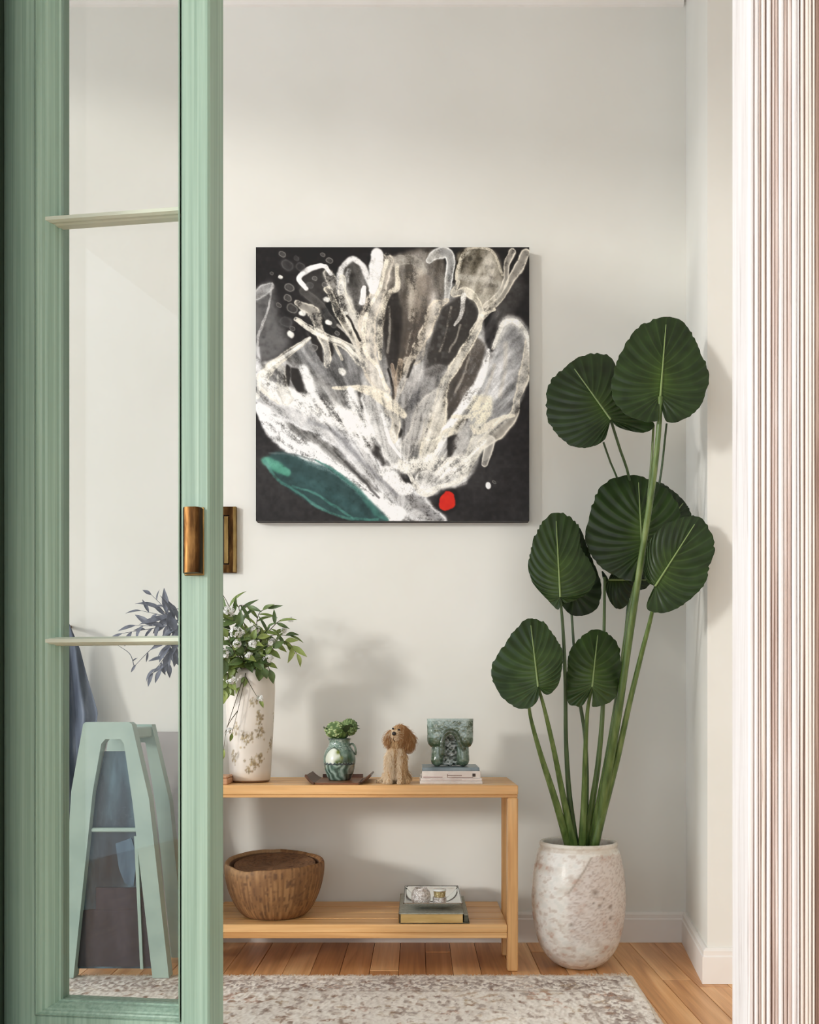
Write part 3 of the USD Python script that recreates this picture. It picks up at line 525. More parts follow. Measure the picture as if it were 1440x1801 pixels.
blend(st(nC, .58, .70) * .12, (136, 114, 102)); blend(st(nD, .56, .66) * st(nB, .5, .6) * .36, (118, 96, 86)); blend((edge < .012) * .6, (222, 210, 192)); blend(st(nA * .6 + nC * .4, .56, .66) * .5, (228, 220, 208))
zz = .011 + (nC - .5) * .004 + (nD - .5) * .002; zz = zz * np.clip(edge / .01 + .3, .3, 1)
rv = np.stack([xx, yy, zz], -1)
rg = thing('area_rug', 'faded beige and brown vintage pattern rug on the plank floor', 'rug', ((rx0 + rx1) / 2, (ry0 + ry1) / 2, 0))
v, f = grid(rv)
ring = np.r_[np.arange(nx), np.arange(1, ny) * nx + nx - 1, (ny - 1) * nx + np.arange(nx - 2, -1, -1), np.arange(ny - 2, 0, -1) * nx]; lo = v[ring].copy(); lo[:, 2] = .0006; k0 = len(v); idx = k0 + np.arange(len(ring)); r2 = np.roll(ring, -1); i2 = np.roll(idx, -1)
part('pile', (np.vstack([v, lo]), np.vstack([f, np.c_[ring, idx, i2], np.c_[ring, i2, r2]])), painted('rug_wool', .95, .6, 700.0, .002), rg, smooth=True, color=lin(np.vstack([col.reshape(-1, 3), col.reshape(-1, 3)[ring]])))
sd = []
for i in range(2600):
    xq = RN.uniform(-1.0, .6); base = np.array([xq, 2.832 + RN.uniform(-.006, .002), .009]); d = np.array([RN.normal(0, .35), 1, RN.uniform(-.1, .6)]); l = RN.uniform(.004, .012) * (1.6 if xq > .45 else 1)
    sd.append([base, base + d * l * .5 + [0, 0, .002], base + d * l - [0, 0, .003]])
for i in range(1500):
    yq = RN.uniform(2.2, 2.835); base = np.array([.606 - (ry1 - yq) * .04 + RN.uniform(-.006, .003), yq, .009]); d = np.array([1, RN.normal(0, .4), RN.uniform(-.1, .4)]); l = RN.uniform(.003, .009)
    sd.append([base, base + d * l * .5 + [0, 0, .001], base + d * l - [0, 0, .004]])
curves('frayed_edge', np.array(sd), .0012, mat('rug_fringe', c(214, 200, 182), .9), rg, 'frayed pale edge threads')

# ---------------------------------------------------------------- large potted plant
PY = 2.985; pcx = X(1017, PY)
PC = np.array([pcx, PY, 0])
potp = [(.0, .0), (.045, .0), (.06, .004), (.084, .020), (.104, .043), (.120, .073), (.131, .112), (.1385, .160), (.1410, .205), (.1395, .250), (.1345, .295), (.1265, .333), (.1205, .352), (.1165, .358), (.1150, .362), (.1172, .367), (.1172, .372), (.1140, .3765), (.1085, .3765), (.1050, .372), (.104, .355), (.104, .30), (.0, .30)]
pp = smoothline(potp[1:-2], 150); pp = np.vstack([[0, 0], pp, [.104, .33], [0.0, .33]])
v, f = lathe(pp, PC, 160)
rel = v - PC; th = np.arctan2(rel[:, 0], -rel[:, 1]); zz = rel[:, 2]       # th = 0 faces the camera, + to the right
seam = -.42 + 1.02 * np.clip((zz - .20) / .16, -1.2, 1.2) ; patch = 1 / (1 + np.exp(-(th - (.10 + (zz - .335) * 5.0 * (zz > .24) - (.475) * (zz <= .24))) / .03))
patch = np.where(zz > .345, 0, patch) * np.clip((zz - .07) / .05, 0, 1)
na, nb, nc = meshkit.fbm(v * 26, 4, 1), meshkit.fbm(v * 75, 3, 2), meshkit.fbm(v * 190, 3, 3)
pc = np.ones((len(v), 3)) * np.array([234, 230, 222.])
def pb(m, k):
    global pc
    pc = pc * (1 - m[:, None]) + np.array(k, float) * m[:, None]
pb(st(na, .5, .68) * .55, (196, 182, 166)); pb(st(nb, .55, .68) * .45, (178, 158, 142)); pb(st(1 - nb, .52, .66) * .35, (206, 208, 200))
pb(patch * .55, (206, 192, 184)); pb(patch * st(nc, .54, .66) * .34, (142, 120, 108)); pb(st(na, .62, .7) * st(nb, .5, .6) * .4, (190, 140, 120))
pb(np.clip((zz > .352) * 1.0, 0, 1) * .5, (216, 206, 190)); pb(np.exp(-((th - (.10 + (zz - .335) * 5.0)) / .025)**2) * ((zz > .24) & (zz < .345)) * .7, (150, 136, 122))
rr = np.hypot(rel[:, 0], rel[:, 1]); dd = patch * ((nc - .5) * .0030 + (nb - .5) * .0016) - .0012 * patch
pits = [(.20, .245, .06), (.30, .206, .042), (.56, .200, .05), (.58, .166, .042), (.40, .225, .025), (.16, .215, .02), (-.3, .15, .03)]
for a, b, s in pits:
    g = np.exp(-(((th - a) / s)**2 + ((zz - b) / (s * .13))**2)); dd -= g * .004; pb(g * .6, (108, 92, 80))
sel = (rr > .04) & (zz < .352) & (rr > .1045 * (zz > .29)); v[sel, :2] += rel[sel, :2] / rr[sel, None] * dd[sel, None]
pot = thing('plant_pot', 'large mottled off-white glazed ceramic floor pot beside the bench', 'pot', PC)
part('body', (v, f), painted('pot_glaze', .22, .25, 260.0, .001, rough2=.7), pot, smooth=True, color=lin(pc), mask=patch)
sv, sf = lathe([(.0, .338), (.05, .339), (.103, .335), (.1035, .33)], PC, 48, 20); sv[:, 2] += (meshkit.fbm(sv * 90, 3, 2) - .5) * .014
part('soil', (sv, sf[:, ::-1]), noisy('potting_soil', [(.3, c(38, 30, 22)), (.7, c(74, 60, 46))], (90, 90, 90), .95, .5, .003), pot, label='dark soil')

M_leaf = painted('leaf_green', .40, .18, 300.0, .0006, specular_ior_level=.32)
M_rib = mat('leaf_midrib', c(128, 148, 92), .4); M_stem = noisy('petiole_green', [(.3, c(58, 80, 34)), (.5, c(84, 106, 50)), (.75, c(118, 134, 80))], (60, 60, 5), .35)
M_stemd = noisy('petiole_dark', [(.3, c(46, 66, 38)), (.7, c(76, 98, 60))], (60, 60, 5), .4)
pl = thing('elephant_ear_plant', 'tall green plant with round pleated leaves growing from the ceramic pot', 'plant', PC + [0, 0, .33])
def NN_mid(line): return len(line) // 2
def big_leaf(outline, base, tip, y0, sx, sz, cup, nv=10, dark=0.0, seed=0, amp=.0042):
    o = np.array(outline, float); b, t = np.array(base, float), np.array(tip, float)
    dense = smoothline(np.vstack([b, o, b]), 400); k = np.argmin(np.linalg.norm(dense[40:-40] - t, axis=1)) + 40
    nv = int(nv * 1.35); NN, MM = nv * 9, 18; ax = t - b; size = np.linalg.norm(ax); axn = ax / size
    def half(line, side):
        d = np.r_[0, np.cumsum(np.linalg.norm(np.diff(line, axis=0), axis=1))]; j = np.linspace(0, 1, NN)
        Bd = np.c_[np.interp(j * d[-1], d, line[:, 0]), np.interp(j * d[-1], d, line[:, 1])]
        jit = (meshkit.noise(np.c_[j * 55, np.full(NN, seed + side * 9.0), j * 0], seed) - .5); Bd = b + (Bd - b) * (1 + np.clip((j - .08) * 20, 0, 1) * np.clip((1 - j) * 14, 0, 1) * jit * .035)[:, None]
        g = .60 * np.clip((j - .25) / .75, 0, 1)**1.5; O = b + ax * g[:, None]
        tt = np.linspace(0, 1, MM)[None, :, None]; lat = np.array([axn[1], -axn[0]]) * np.sign(((line[NN_mid(line)] - b) @ np.array([axn[1], -axn[0]])))
        bend = (-axn * .055 + lat * .05) * size * (4 * tt * (1 - tt)) * (np.clip(1.1 - abs(j - .6) * 2.0, 0, 1) * np.clip((1 - j) / .3, 0, 1))[:, None, None]
        p = O[:, None] + (Bd - O)[:, None] * tt + bend
        fr_ = (j * nv) % 1.0; tri = np.abs(fr_ - .5) * 2
        return p, np.repeat(tri[:, None], MM, 1), np.repeat(tt[..., 0], NN, 0), np.repeat(j[:, None], MM, 1)
    L = half(dense[:k + 1], -1); Rr = half(dense[k:][::-1], 1)
    vs, fs, cs, n0 = [], [], [], 0; y0 = float(y0)
    for side, (p, tri, tt, jj) in ((-1, L), (1, Rr)):
        u = (p - b) / size; perp = u @ np.array([axn[1], -axn[0]]) ; along = u @ axn
        y = y0 + (p[..., 0] - b[0]) / 580 * sx - (p[..., 1] - b[1]) / 580 * sz + cup * (perp**2 + .5 * along**2) - amp * (tri - .5) * np.minimum(1, tt * 2.2)
        y = y - .012 * np.exp(-(perp / .05)**2) * 0 + .006 * (meshkit.noise(np.stack([p[..., 0] / 30, p[..., 1] / 30, p[..., 0] * 0 + seed], -1), 2) - .5)
        w = np.stack([(p[..., 0] - CX) * y / F, y, HC - (p[..., 1] - CY) * y / F], -1)
        vein = np.exp(-((1 - tri) / .16)**2) * (1 - .55 * tt); val = tri * 0 + (meshkit.fbm(np.stack([p[..., 0] / 18, p[..., 1] / 18, p[..., 0] * 0 + seed], -1), 3, 3) - .5)
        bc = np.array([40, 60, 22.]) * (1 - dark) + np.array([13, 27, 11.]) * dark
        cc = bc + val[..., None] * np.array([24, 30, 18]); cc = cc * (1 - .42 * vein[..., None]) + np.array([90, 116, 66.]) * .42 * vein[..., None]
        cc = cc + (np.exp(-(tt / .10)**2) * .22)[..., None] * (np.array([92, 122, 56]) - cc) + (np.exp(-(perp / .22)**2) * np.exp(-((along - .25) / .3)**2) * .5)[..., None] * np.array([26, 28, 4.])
        nrm = np.array([0, .0012, 0]); a, ff = shell(w, nrm)
        if side > 0: ff = ff[:, ::-1]
        vs.append(a); fs.append(ff + n0); n0 += len(a); cs += [cc.reshape(-1, 3), cc.reshape(-1, 3) * .85 + 18]
    return (np.vstack(vs), np.vstack(fs)), lin(np.vstack(cs)), (b, t, axn, size, y0, sx, sz, cup)
leaves = {
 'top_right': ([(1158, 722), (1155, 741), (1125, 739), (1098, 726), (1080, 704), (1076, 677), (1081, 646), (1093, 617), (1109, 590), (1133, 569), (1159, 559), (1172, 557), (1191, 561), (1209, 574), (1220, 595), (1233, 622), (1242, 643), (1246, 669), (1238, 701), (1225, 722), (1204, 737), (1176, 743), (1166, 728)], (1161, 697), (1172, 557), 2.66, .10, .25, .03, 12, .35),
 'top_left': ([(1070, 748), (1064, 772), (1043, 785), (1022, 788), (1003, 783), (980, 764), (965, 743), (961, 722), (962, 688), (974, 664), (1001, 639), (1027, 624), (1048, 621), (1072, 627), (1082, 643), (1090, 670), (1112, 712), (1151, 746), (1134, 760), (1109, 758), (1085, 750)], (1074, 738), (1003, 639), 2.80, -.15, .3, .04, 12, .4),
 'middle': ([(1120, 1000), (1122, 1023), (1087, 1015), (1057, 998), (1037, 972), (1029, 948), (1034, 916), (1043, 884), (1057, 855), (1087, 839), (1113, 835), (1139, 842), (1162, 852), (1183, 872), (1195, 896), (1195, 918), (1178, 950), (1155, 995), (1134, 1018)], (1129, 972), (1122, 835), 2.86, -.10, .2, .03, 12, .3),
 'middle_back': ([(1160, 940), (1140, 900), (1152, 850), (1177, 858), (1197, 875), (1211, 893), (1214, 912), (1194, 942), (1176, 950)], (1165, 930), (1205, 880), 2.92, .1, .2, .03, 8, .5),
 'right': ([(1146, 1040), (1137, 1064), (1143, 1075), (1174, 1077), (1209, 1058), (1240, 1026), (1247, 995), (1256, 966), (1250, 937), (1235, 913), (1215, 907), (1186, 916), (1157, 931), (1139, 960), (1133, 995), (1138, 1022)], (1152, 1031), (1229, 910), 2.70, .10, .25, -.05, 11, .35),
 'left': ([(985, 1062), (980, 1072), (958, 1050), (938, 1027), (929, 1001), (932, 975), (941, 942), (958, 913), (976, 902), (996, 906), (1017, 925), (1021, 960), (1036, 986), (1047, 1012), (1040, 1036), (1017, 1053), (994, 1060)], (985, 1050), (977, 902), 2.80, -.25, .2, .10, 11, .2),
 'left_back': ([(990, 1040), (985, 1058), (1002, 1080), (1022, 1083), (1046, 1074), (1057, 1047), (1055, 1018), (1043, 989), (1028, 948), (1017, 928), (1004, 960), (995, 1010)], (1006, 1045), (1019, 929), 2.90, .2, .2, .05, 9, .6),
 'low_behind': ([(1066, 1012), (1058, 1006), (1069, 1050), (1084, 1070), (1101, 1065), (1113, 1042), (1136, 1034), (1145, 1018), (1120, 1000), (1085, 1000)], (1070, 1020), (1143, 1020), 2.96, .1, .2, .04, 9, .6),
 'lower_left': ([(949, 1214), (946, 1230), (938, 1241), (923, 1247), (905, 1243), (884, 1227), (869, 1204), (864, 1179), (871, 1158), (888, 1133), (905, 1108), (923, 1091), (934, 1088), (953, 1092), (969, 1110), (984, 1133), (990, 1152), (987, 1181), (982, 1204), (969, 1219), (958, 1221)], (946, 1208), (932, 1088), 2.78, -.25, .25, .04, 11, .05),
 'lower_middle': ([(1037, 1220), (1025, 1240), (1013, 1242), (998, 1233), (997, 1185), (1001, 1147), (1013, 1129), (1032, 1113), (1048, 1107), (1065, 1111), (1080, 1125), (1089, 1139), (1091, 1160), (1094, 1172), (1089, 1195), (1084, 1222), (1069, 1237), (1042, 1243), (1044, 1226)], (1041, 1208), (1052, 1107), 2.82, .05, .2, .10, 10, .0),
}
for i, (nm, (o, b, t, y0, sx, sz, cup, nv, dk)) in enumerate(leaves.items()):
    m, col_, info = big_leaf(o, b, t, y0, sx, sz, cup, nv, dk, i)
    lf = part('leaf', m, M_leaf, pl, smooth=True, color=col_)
    bb, tp, axn, size, yb, s1, s2, cu = info; k = np.linspace(0, .90, 16); pts = []
    for a in k:
        q = bb + (tp - bb) * a; y = yb + (q[0] - bb[0]) / 580 * s1 - (q[1] - bb[1]) / 580 * s2 + cu * .5 * a * a; pts.append(P(q[0], q[1], y - .0042 - .0045 * a))
    part('midrib', tube(np.array(pts), [.0030, .0020, .0012], raw=True, k=6), M_rib, lf, smooth=True, label='pale green midrib')
def stem(pts, r, m=None, n=40):
    part('petiole', tube([P(*p) for p in pts], r, n, 10), m or M_stem, pl, smooth=True)
Yp = PY
stem([(1161, 698, 2.658), (1158, 760, 2.665), (1148, 850, 2.70), (1134, 940, 2.74), (1119, 1040, 2.78), (1104, 1140, 2.82), (1086, 1260, 2.86), (1062, 1400, 2.93), (1044, 1490, Yp - .01)], [.0065, .0085, .0095, .0105, .0125, .0145])
stem([(1149, 748, 2.84), (1144, 830, 2.85), (1128, 975, 2.85), (1108, 1070, 2.87), (1094, 1170, 2.89), (1074, 1300, 2.92), (1052, 1420, 2.95), (1037, 1490, Yp + .01)], [.0035, .004, .007, .008, .0095, .012])
stem([(1172, 745, 2.96), (1161, 840, 2.97), (1140, 950, 3.0), (1122, 1040, 3.02), (1100, 1180, 3.03), (1068, 1380, 3.01), (1046, 1490, Yp + .03)], [.003, .004, .006, .008], M_stemd)
stem([(1074, 739, 2.805), (1090, 790, 2.86), (1106, 840, 2.92), (1118, 930, 2.98), (1112, 1060, 3.0), (1090, 1240, 3.0), (1056, 1420, 2.99), (1040, 1492, Yp + .02)], [.004, .0038, .004, .006, .008], M_stemd)
stem([(1061, 778, 2.90), (1074, 815, 2.93), (1088, 850, 2.97), (1105, 930, 3.01), (1104, 1060, 3.02), (1084, 1240, 3.01), (1052, 1430, 3.0), (1036, 1492, Yp + .03)], [.003, .003, .004, .006, .007], M_stemd)
stem([(1152, 1032, 2.71), (1147, 1075, 2.76), (1128, 1150, 2.82), (1106, 1240, 2.86), (1086, 1330, 2.90), (1062, 1420, 2.94), (1045, 1490, Yp - .025)], [.004, .0065, .0078, .009, .012, .013])
stem([(985, 1050, 2.805), (990, 1110, 2.83), (994, 1200, 2.86), (995, 1300, 2.90), (1001, 1400, 2.94), (1013, 1492, Yp)], [.0038, .0055, .006, .008, .011], M_stemd)
stem([(1005, 1078, 2.91), (1010, 1150, 2.92), (1018, 1225, 2.93), (1029, 1300, 2.95), (1031, 1400, 2.97), (1024, 1492, Yp + .02)], [.0035, .005, .0065, .009], M_stemd)
stem([(1041, 1208, 2.822), (1033, 1250, 2.85), (1029, 1330, 2.89), (1027, 1410, 2.93), (1023, 1490, Yp - .02)], [.0045, .0065, .009, .012])
stem([(1063, 1015, 2.955), (1062, 1110, 2.95), (1060, 1240, 2.95), (1052, 1340, 2.96), (1040, 1420, 2.97), (1030, 1490, Yp + .01)], [.004, .005, .0068, .009, .011])
stem([(947, 1210, 2.785), (958, 1250, 2.82), (974, 1320, 2.87), (990, 1400, 2.92), (1010, 1492, Yp - .02)], [.0042, .0065, .008, .010, .013])
stem([(929, 1225, 2.80), (933, 1262, 2.82), (950, 1325, 2.86), (974, 1400, 2.91), (1001, 1490, Yp - .01)], [.004, .0065, .009, .011, .014])

# ---------------------------------------------------------------- tall white vase with a bouquet
VY = 3.06; BO = VY - 3.005; VC = np.array([X(440, VY), VY, BT])
vp = [(0, 0), (.052, 0), (.058, .003), (.0615, .02), (.066, .09), (.0705, .17), (.0738, .25), (.0745, .29), (.0735, .315), (.069, .332), (.060, .343), (.049, .349), (.044, .353), (.0425, .36), (.038, .36), (.038, .34), (.05, .31), (.05, .2)]
pp = np.vstack([[0, 0], smoothline(vp[1:], 170)]) * np.array([[1.018, 1.018]]); v, f = lathe(pp, VC, 190); rel = v - VC; th = np.arctan2(rel[:, 0], -rel[:, 1]); zz = rel[:, 2]
vc = np.ones((len(v), 3)) * np.array([222, 214, 203.]) + ((meshkit.fbm(v * 20, 3, 1) - .5) * 14)[:, None]
def vb(m, k):
    global vc
    m = np.clip(m, 0, 1); vc = vc * (1 - m[:, None]) + np.array(k, float) * m[:, None]
vb(np.clip(1 - zz / .035, 0, 1) * .6, (206, 178, 146)); vb((zz < .006) * .8, (120, 82, 52)); rr_ = random.Random(11)
for ca, cz, sr, n in ((.60, .155, .020, 26), (.60, .190, .015, 16), (-.02, .135, .020, 22), (.40, .060, .020, 28), (.62, .075, .017, 22), (.26, .140, .010, 8), (.27, .245, .014, 10), (-.62, .08, .02, 20), (-.5, .16, .016, 14), (.5, .21, .012, 9), (1.3, .12, .02, 20), (1.6, .2, .02, 20), (2.4, .1, .02, 20), (-1.5, .16, .02, 20), (.1, .04, .012, 8)):
    for q in range(n):
        a, z0 = ca + rr_.gauss(0, sr * 6), cz + rr_.gauss(0, sr * .55); s = rr_.uniform(.0022, .0042)
        d2 = (((th - a) * .07)**2 + (zz - z0)**2); vb(np.exp(-(d2 / s**2)**2) * .8, rr_.choice([(150, 128, 92), (128, 104, 72), (176, 158, 120), (112, 96, 70)])); vb(np.exp(-d2 / (s * .35)**2) * .8, (218, 204, 170))
    for q in range(4):
        a0, z0, a1, z1 = ca + rr_.gauss(0, sr * 3), cz - sr, ca + rr_.gauss(0, sr * 6), cz + sr
        t = np.clip((zz - z0) / (z1 - z0), 0, 1); vb(np.exp(-((((th - (a0 + (a1 - a0) * t)) * .07) / .0008)**2)) * ((zz > z0) & (zz < z1)) * .5, (120, 108, 80))
vs_ = thing('tall_vase', 'tall white vase printed with brown flower sprays, at the left on the bench', 'vase', VC)
part('body', (v, f), painted('vase_porcelain', .3), vs_, smooth=True, color=lin(vc))

bq = thing('flower_bouquet', 'leafy green bouquet with small white blossoms in the tall white vase', 'bouquet', VC + [0, 0, .36])
M_gl = [noisy(f'foliage_{n}', [(.3, c(*a)), (.7, c(*b))], (40, 40, 40), .45, subsurface_weight=0.0) for n, a, b in (('mid', (84, 104, 44), (122, 140, 70)), ('dark', (58, 80, 40), (88, 110, 58)), ('light', (120, 140, 66), (158, 172, 100)))]
M_blue = noisy('foliage_blue_grey', [(.3, c(62, 64, 76)), (.7, c(104, 108, 122))], (40, 40, 40), .5)
M_twig = mat('twig_brown', c(74, 66, 44), .6); M_flower = noisy('white_petal', [(.3, c(226, 226, 222)), (.7, c(244, 244, 240))], (200, 200, 200), .6); M_fdot = mat('floret_center', c(120, 118, 92), .6)
def leaf_mesh(p, d, up, length, width, curl=.25, fold=.18):
    d = d / np.linalg.norm(d); s = np.cross(d, up); s /= np.linalg.norm(s) + 1e-9; nrm = np.cross(s, d)
    t = np.linspace(0, 1, 9); w = width * np.sin(np.pi * np.clip(t, .02, .985)**.8) * .5; a = curl * t
    ctr = p + np.outer(np.sin(a) / max(curl, 1e-3) * length if abs(curl) > 1e-3 else t * length, d) - np.outer((1 - np.cos(a)) / max(curl, 1e-3) * length, nrm)
    g = np.stack([ctr + s * (w * k)[:, None] + nrm * (abs(k) * w * fold * 2)[:, None] for k in (-1, -.5, 0, .5, 1)], 1)
    return shell(g, nrm * -.0004)
def branch(pts, nleaf, length, width, mats, seed, twig=None, start=.35, r=(.0022, .0010), droop=.25, whorl=False):
    rg_ = np.random.default_rng(seed); line = smoothline(np.array([P(p[0], p[1], p[2] + BO) for p in pts]), 40)
    b = part('branch', tube(line, r, raw=True, k=6), twig or M_twig, bq, smooth=True)
    for i in range(nleaf):
        t = start + (1 - start) * (i / max(nleaf - 1, 1)); t = min(1, max(0, t + rg_.normal(0, .02))); k = int(t * 39); p = line[k]; tg = line[min(k + 1, 39)] - line[max(k - 1, 0)]; tg /= np.linalg.norm(tg)
        side = np.cross(tg, [0, 1, 0]); side /= np.linalg.norm(side) + 1e-9; sg_ = 1 if i % 2 else -1
        d = tg * rg_.uniform(.45, .9) + side * sg_ * rg_.uniform(.35, .9) + np.array([0, rg_.uniform(-.5, .25), -droop * rg_.uniform(.2, 1.2)])
        if i == nleaf - 1: d = tg + np.array([0, -.1, -droop])
        up = np.array([rg_.normal(0, .4), -.8, .6 + rg_.normal(0, .3)])
        part('leaf', leaf_mesh(p, d, up, length * rg_.uniform(.75, 1.15), width * 1.1 * rg_.uniform(.8, 1.2), rg_.uniform(.2, 1.0)), mats[rg_.integers(len(mats))], b, smooth=True)
    return line
V0 = (438, 1186, VY - BO)
br_ = [([V0, (425, 1120, 2.99), (402, 1065, 2.97), (388, 1040, 2.96)], 9, .075, .014, M_gl[:2]),
       ([V0, (432, 1110, 2.97), (420, 1068, 2.94), (436, 1066, 2.92)], 10, .062, .011, M_gl[:2]),
       ([V0, (448, 1120, 2.98), (455, 1080, 2.97), (470, 1070, 2.96)], 11, .060, .010, M_gl),
       ([V0, (458, 1130, 2.97), (482, 1100, 2.95), (494, 1090, 2.94)], 10, .052, .010, M_gl[:2]),
       ([V0, (460, 1145, 2.98), (480, 1133, 2.97), (505, 1129, 2.96), (522, 1150, 2.95)], 12, .055, .015, [M_gl[0], M_gl[2]]),
       ([V0, (450, 1140, 3.02), (476, 1118, 3.04), (512, 1118, 3.05)], 9, .05, .013, M_gl[:2]),
       ([V0, (420, 1150, 2.95), (404, 1140, 2.93), (396, 1165, 2.92)], 9, .055, .022, M_gl),
       ([V0, (430, 1165, 2.94), (448, 1160, 2.92), (462, 1176, 2.91)], 8, .045, .026, [M_gl[1]]),
       ([V0, (410, 1165, 2.93), (402, 1180, 2.92), (400, 1210, 2.91)], 8, .042, .022, [M_gl[0], M_gl[2]]),
       ([V0, (440, 1150, 2.93), (425, 1110, 2.91), (410, 1090, 2.90)], 11, .055, .020, M_gl[:2]),
       ([V0, (446, 1150, 2.95), (462, 1120, 2.93), (470, 1105, 2.92)], 10, .05, .018, M_gl),
       ([V0, (420, 1150, 3.0), (385, 1120, 3.0), (365, 1080, 3.0)], 8, .06, .016, M_gl[:2]),
       ([V0, (452, 1160, 2.93), (470, 1150, 2.92), (480, 1140, 2.92)], 8, .045, .018, M_gl),
       ([V0, (430, 1165, 2.92), (415, 1150, 2.90), (400, 1120, 2.89)], 10, .05, .022, M_gl[:2])]
br_ += [([V0, (415, 1170, 2.92), (402, 1185, 2.91), (396, 1215, 2.905)], 9, .045, .022, [M_gl[0], M_gl[2]]), ([V0, (420, 1160, 2.92), (400, 1155, 2.90), (388, 1170, 2.90)], 9, .05, .024, M_gl[:2]),
        ([V0, (430, 1150, 2.91), (440, 1130, 2.90), (452, 1122, 2.90)], 11, .045, .020, M_gl), ([V0, (418, 1130, 2.91), (404, 1105, 2.90), (398, 1080, 2.90)], 11, .055, .018, M_gl[:2]), ([V0, (456, 1168, 2.92), (468, 1166, 2.92), (474, 1178, 2.92)], 7, .04, .022, [M_gl[1], M_gl[0]])]
for i, (p, n, l, w, ms) in enumerate(br_): branch(p, n, l, w, ms, 40 + i)
# hanging twigs
for i, p in enumerate([[(432, 1184, 2.93), (428, 1205, 2.915), (418, 1250, 2.912), (408, 1290, 2.911)], [(432, 1190, 2.93), (440, 1205, 2.92), (450, 1222, 2.918), (456, 1230, 2.917)], [(425, 1200, 2.92), (412, 1240, 2.911), (398, 1285, 2.91), (393, 1320, 2.91)], [(418, 1250, 2.912), (404, 1270, 2.91), (395, 1290, 2.91)]]):
    branch(p, (2, 2, 2, 0)[i], .034, .013, M_gl[::2], 70 + i, start=.1, r=(.0014, .0006))
# grey blue sprig seen through the pane
BY = 2.93
branch([V0, (380, 1130, BY), (320, 1100, BY), (283, 1072, BY)], 6, .09, .016, [M_blue], 80, start=.75, droop=.1)
for i, (p, n, l, w) in enumerate([([(300, 1085, BY), (285, 1065, BY), (266, 1046, BY)], 4, .035, .009), ([(300, 1085, BY), (276, 1080, BY), (248, 1074, BY)], 4, .045, .010), ([(305, 1090, BY), (275, 1100, BY), (238, 1100, BY)], 5, .065, .014), ([(305, 1100, BY), (270, 1105, BY), (215, 1114, BY)], 5, .055, .012),
                                 ([(310, 1120, BY), (290, 1155, BY), (268, 1185, BY)], 6, .055, .012), ([(315, 1130, BY), (300, 1160, BY), (282, 1180, BY)], 6, .05, .013), ([(300, 1120, BY), (268, 1140, BY), (236, 1172, BY)], 3, .04, .006), ([(236, 1172, BY), (228, 1150, BY), (206, 1134, BY)], 2, .025, .006), ([(318, 1080, BY), (305, 1110, BY), (296, 1150, BY)], 9, .075, .020), ([(318, 1070, BY), (302, 1075, BY), (296, 1100, BY)], 7, .07, .020)]):
    branch(p, n, l, w, [M_blue], 90 + i, twig=mat(f'twig_grey_{"abcdefghij"[i]}', c(90, 94, 104), .6), start=.2, r=(.0014, .0007))
def floret_cluster(ctr, rad, n, seed, flat=.8):
    rg_ = np.random.default_rng(seed); ms, dots, st_ = [], [], []
    for i in range(n):
        d = rg_.normal(size=3); d[1] -= .5; d /= np.linalg.norm(d); p = ctr + d * rad * np.array([1, 1, flat]) * rg_.uniform(.65, 1); d = d + rg_.normal(0, .3, 3); d /= np.linalg.norm(d)
        u = np.cross(d, [.3, .2, .9]); u /= np.linalg.norm(u); w = np.cross(d, u); R_ = rg_.uniform(.0042, .0062)
        for k in range(5):
            a = k * 2 * np.pi / 5; e = np.cos(a) * u + np.sin(a) * w; g = np.cos(a + 1.57) * u + np.sin(a + 1.57) * w
            q = np.array([p, p + e * R_ * .55 + g * R_ * .32 + d * .0006, p + e * R_ + d * .0012, p + e * R_ * .55 - g * R_ * .32 + d * .0006]); ms.append((q, np.array([[0, 1, 2], [0, 2, 3]])))
        dots.append(ball(p + d * .0008, .0009, 0)); st_.append(tube([ctr - [0, 0, rad * .6], p], .0004, 3, 3))
    fc = part('flower_cluster', join(*ms), M_flower, bq, smooth=False, label='white flower cluster'); part('floret_eye', join(*dots), M_fdot, fc, smooth=False, kind='stuff'); part('flower_stalk', join(*st_), M_gl[2], fc, smooth=False, kind='stuff')
for i, (a, b, y, r, n) in enumerate([(402, 1075, 2.90, .022, 60), (416, 1112, 2.885, .024, 70), (448, 1108, 2.91, .016, 40), (417, 1133, 2.88, .014, 34), (446, 1132, 2.90, .017, 40), (478, 1130, 2.93, .018, 40), (472, 1158, 2.92, .016, 36), (437, 1152, 2.89, .012, 26), (396, 1150, 2.90, .018, 40), (407, 1196, 2.90, .016, 34), (500, 1108, 2.96, .012, 18), (512, 1090, 2.99, .010, 14), (404, 1285, 2.905, .012, 14), (458, 1228, 2.915, .010, 22)]):
    floret_cluster(P(a, b, y + BO), r, n, 200 + i)

# small wooden block half hidden by the door
bb_ = thing('wooden_block', 'small pale terracotta-toned block beside the tall vase, half hidden by the door', 'block', (X(386, 2.95), 2.95, BT))
part('base', box(X(366, 2.95), X(402, 2.95), 2.935, 3.03, BT, BT + .018, .003), wood('block_wood', c(170, 122, 88), c(196, 148, 112), c(210, 166, 130), 'x', .6, 31), bb_); part('lid', box(X(366, 2.95), X(402, 2.95) - .001, 2.936, 3.029, BT + .0182, BT + .026, .003), wood('block_lid', c(176, 130, 96), c(202, 156, 120), c(214, 172, 138), 'x', .6, 32), bb_)

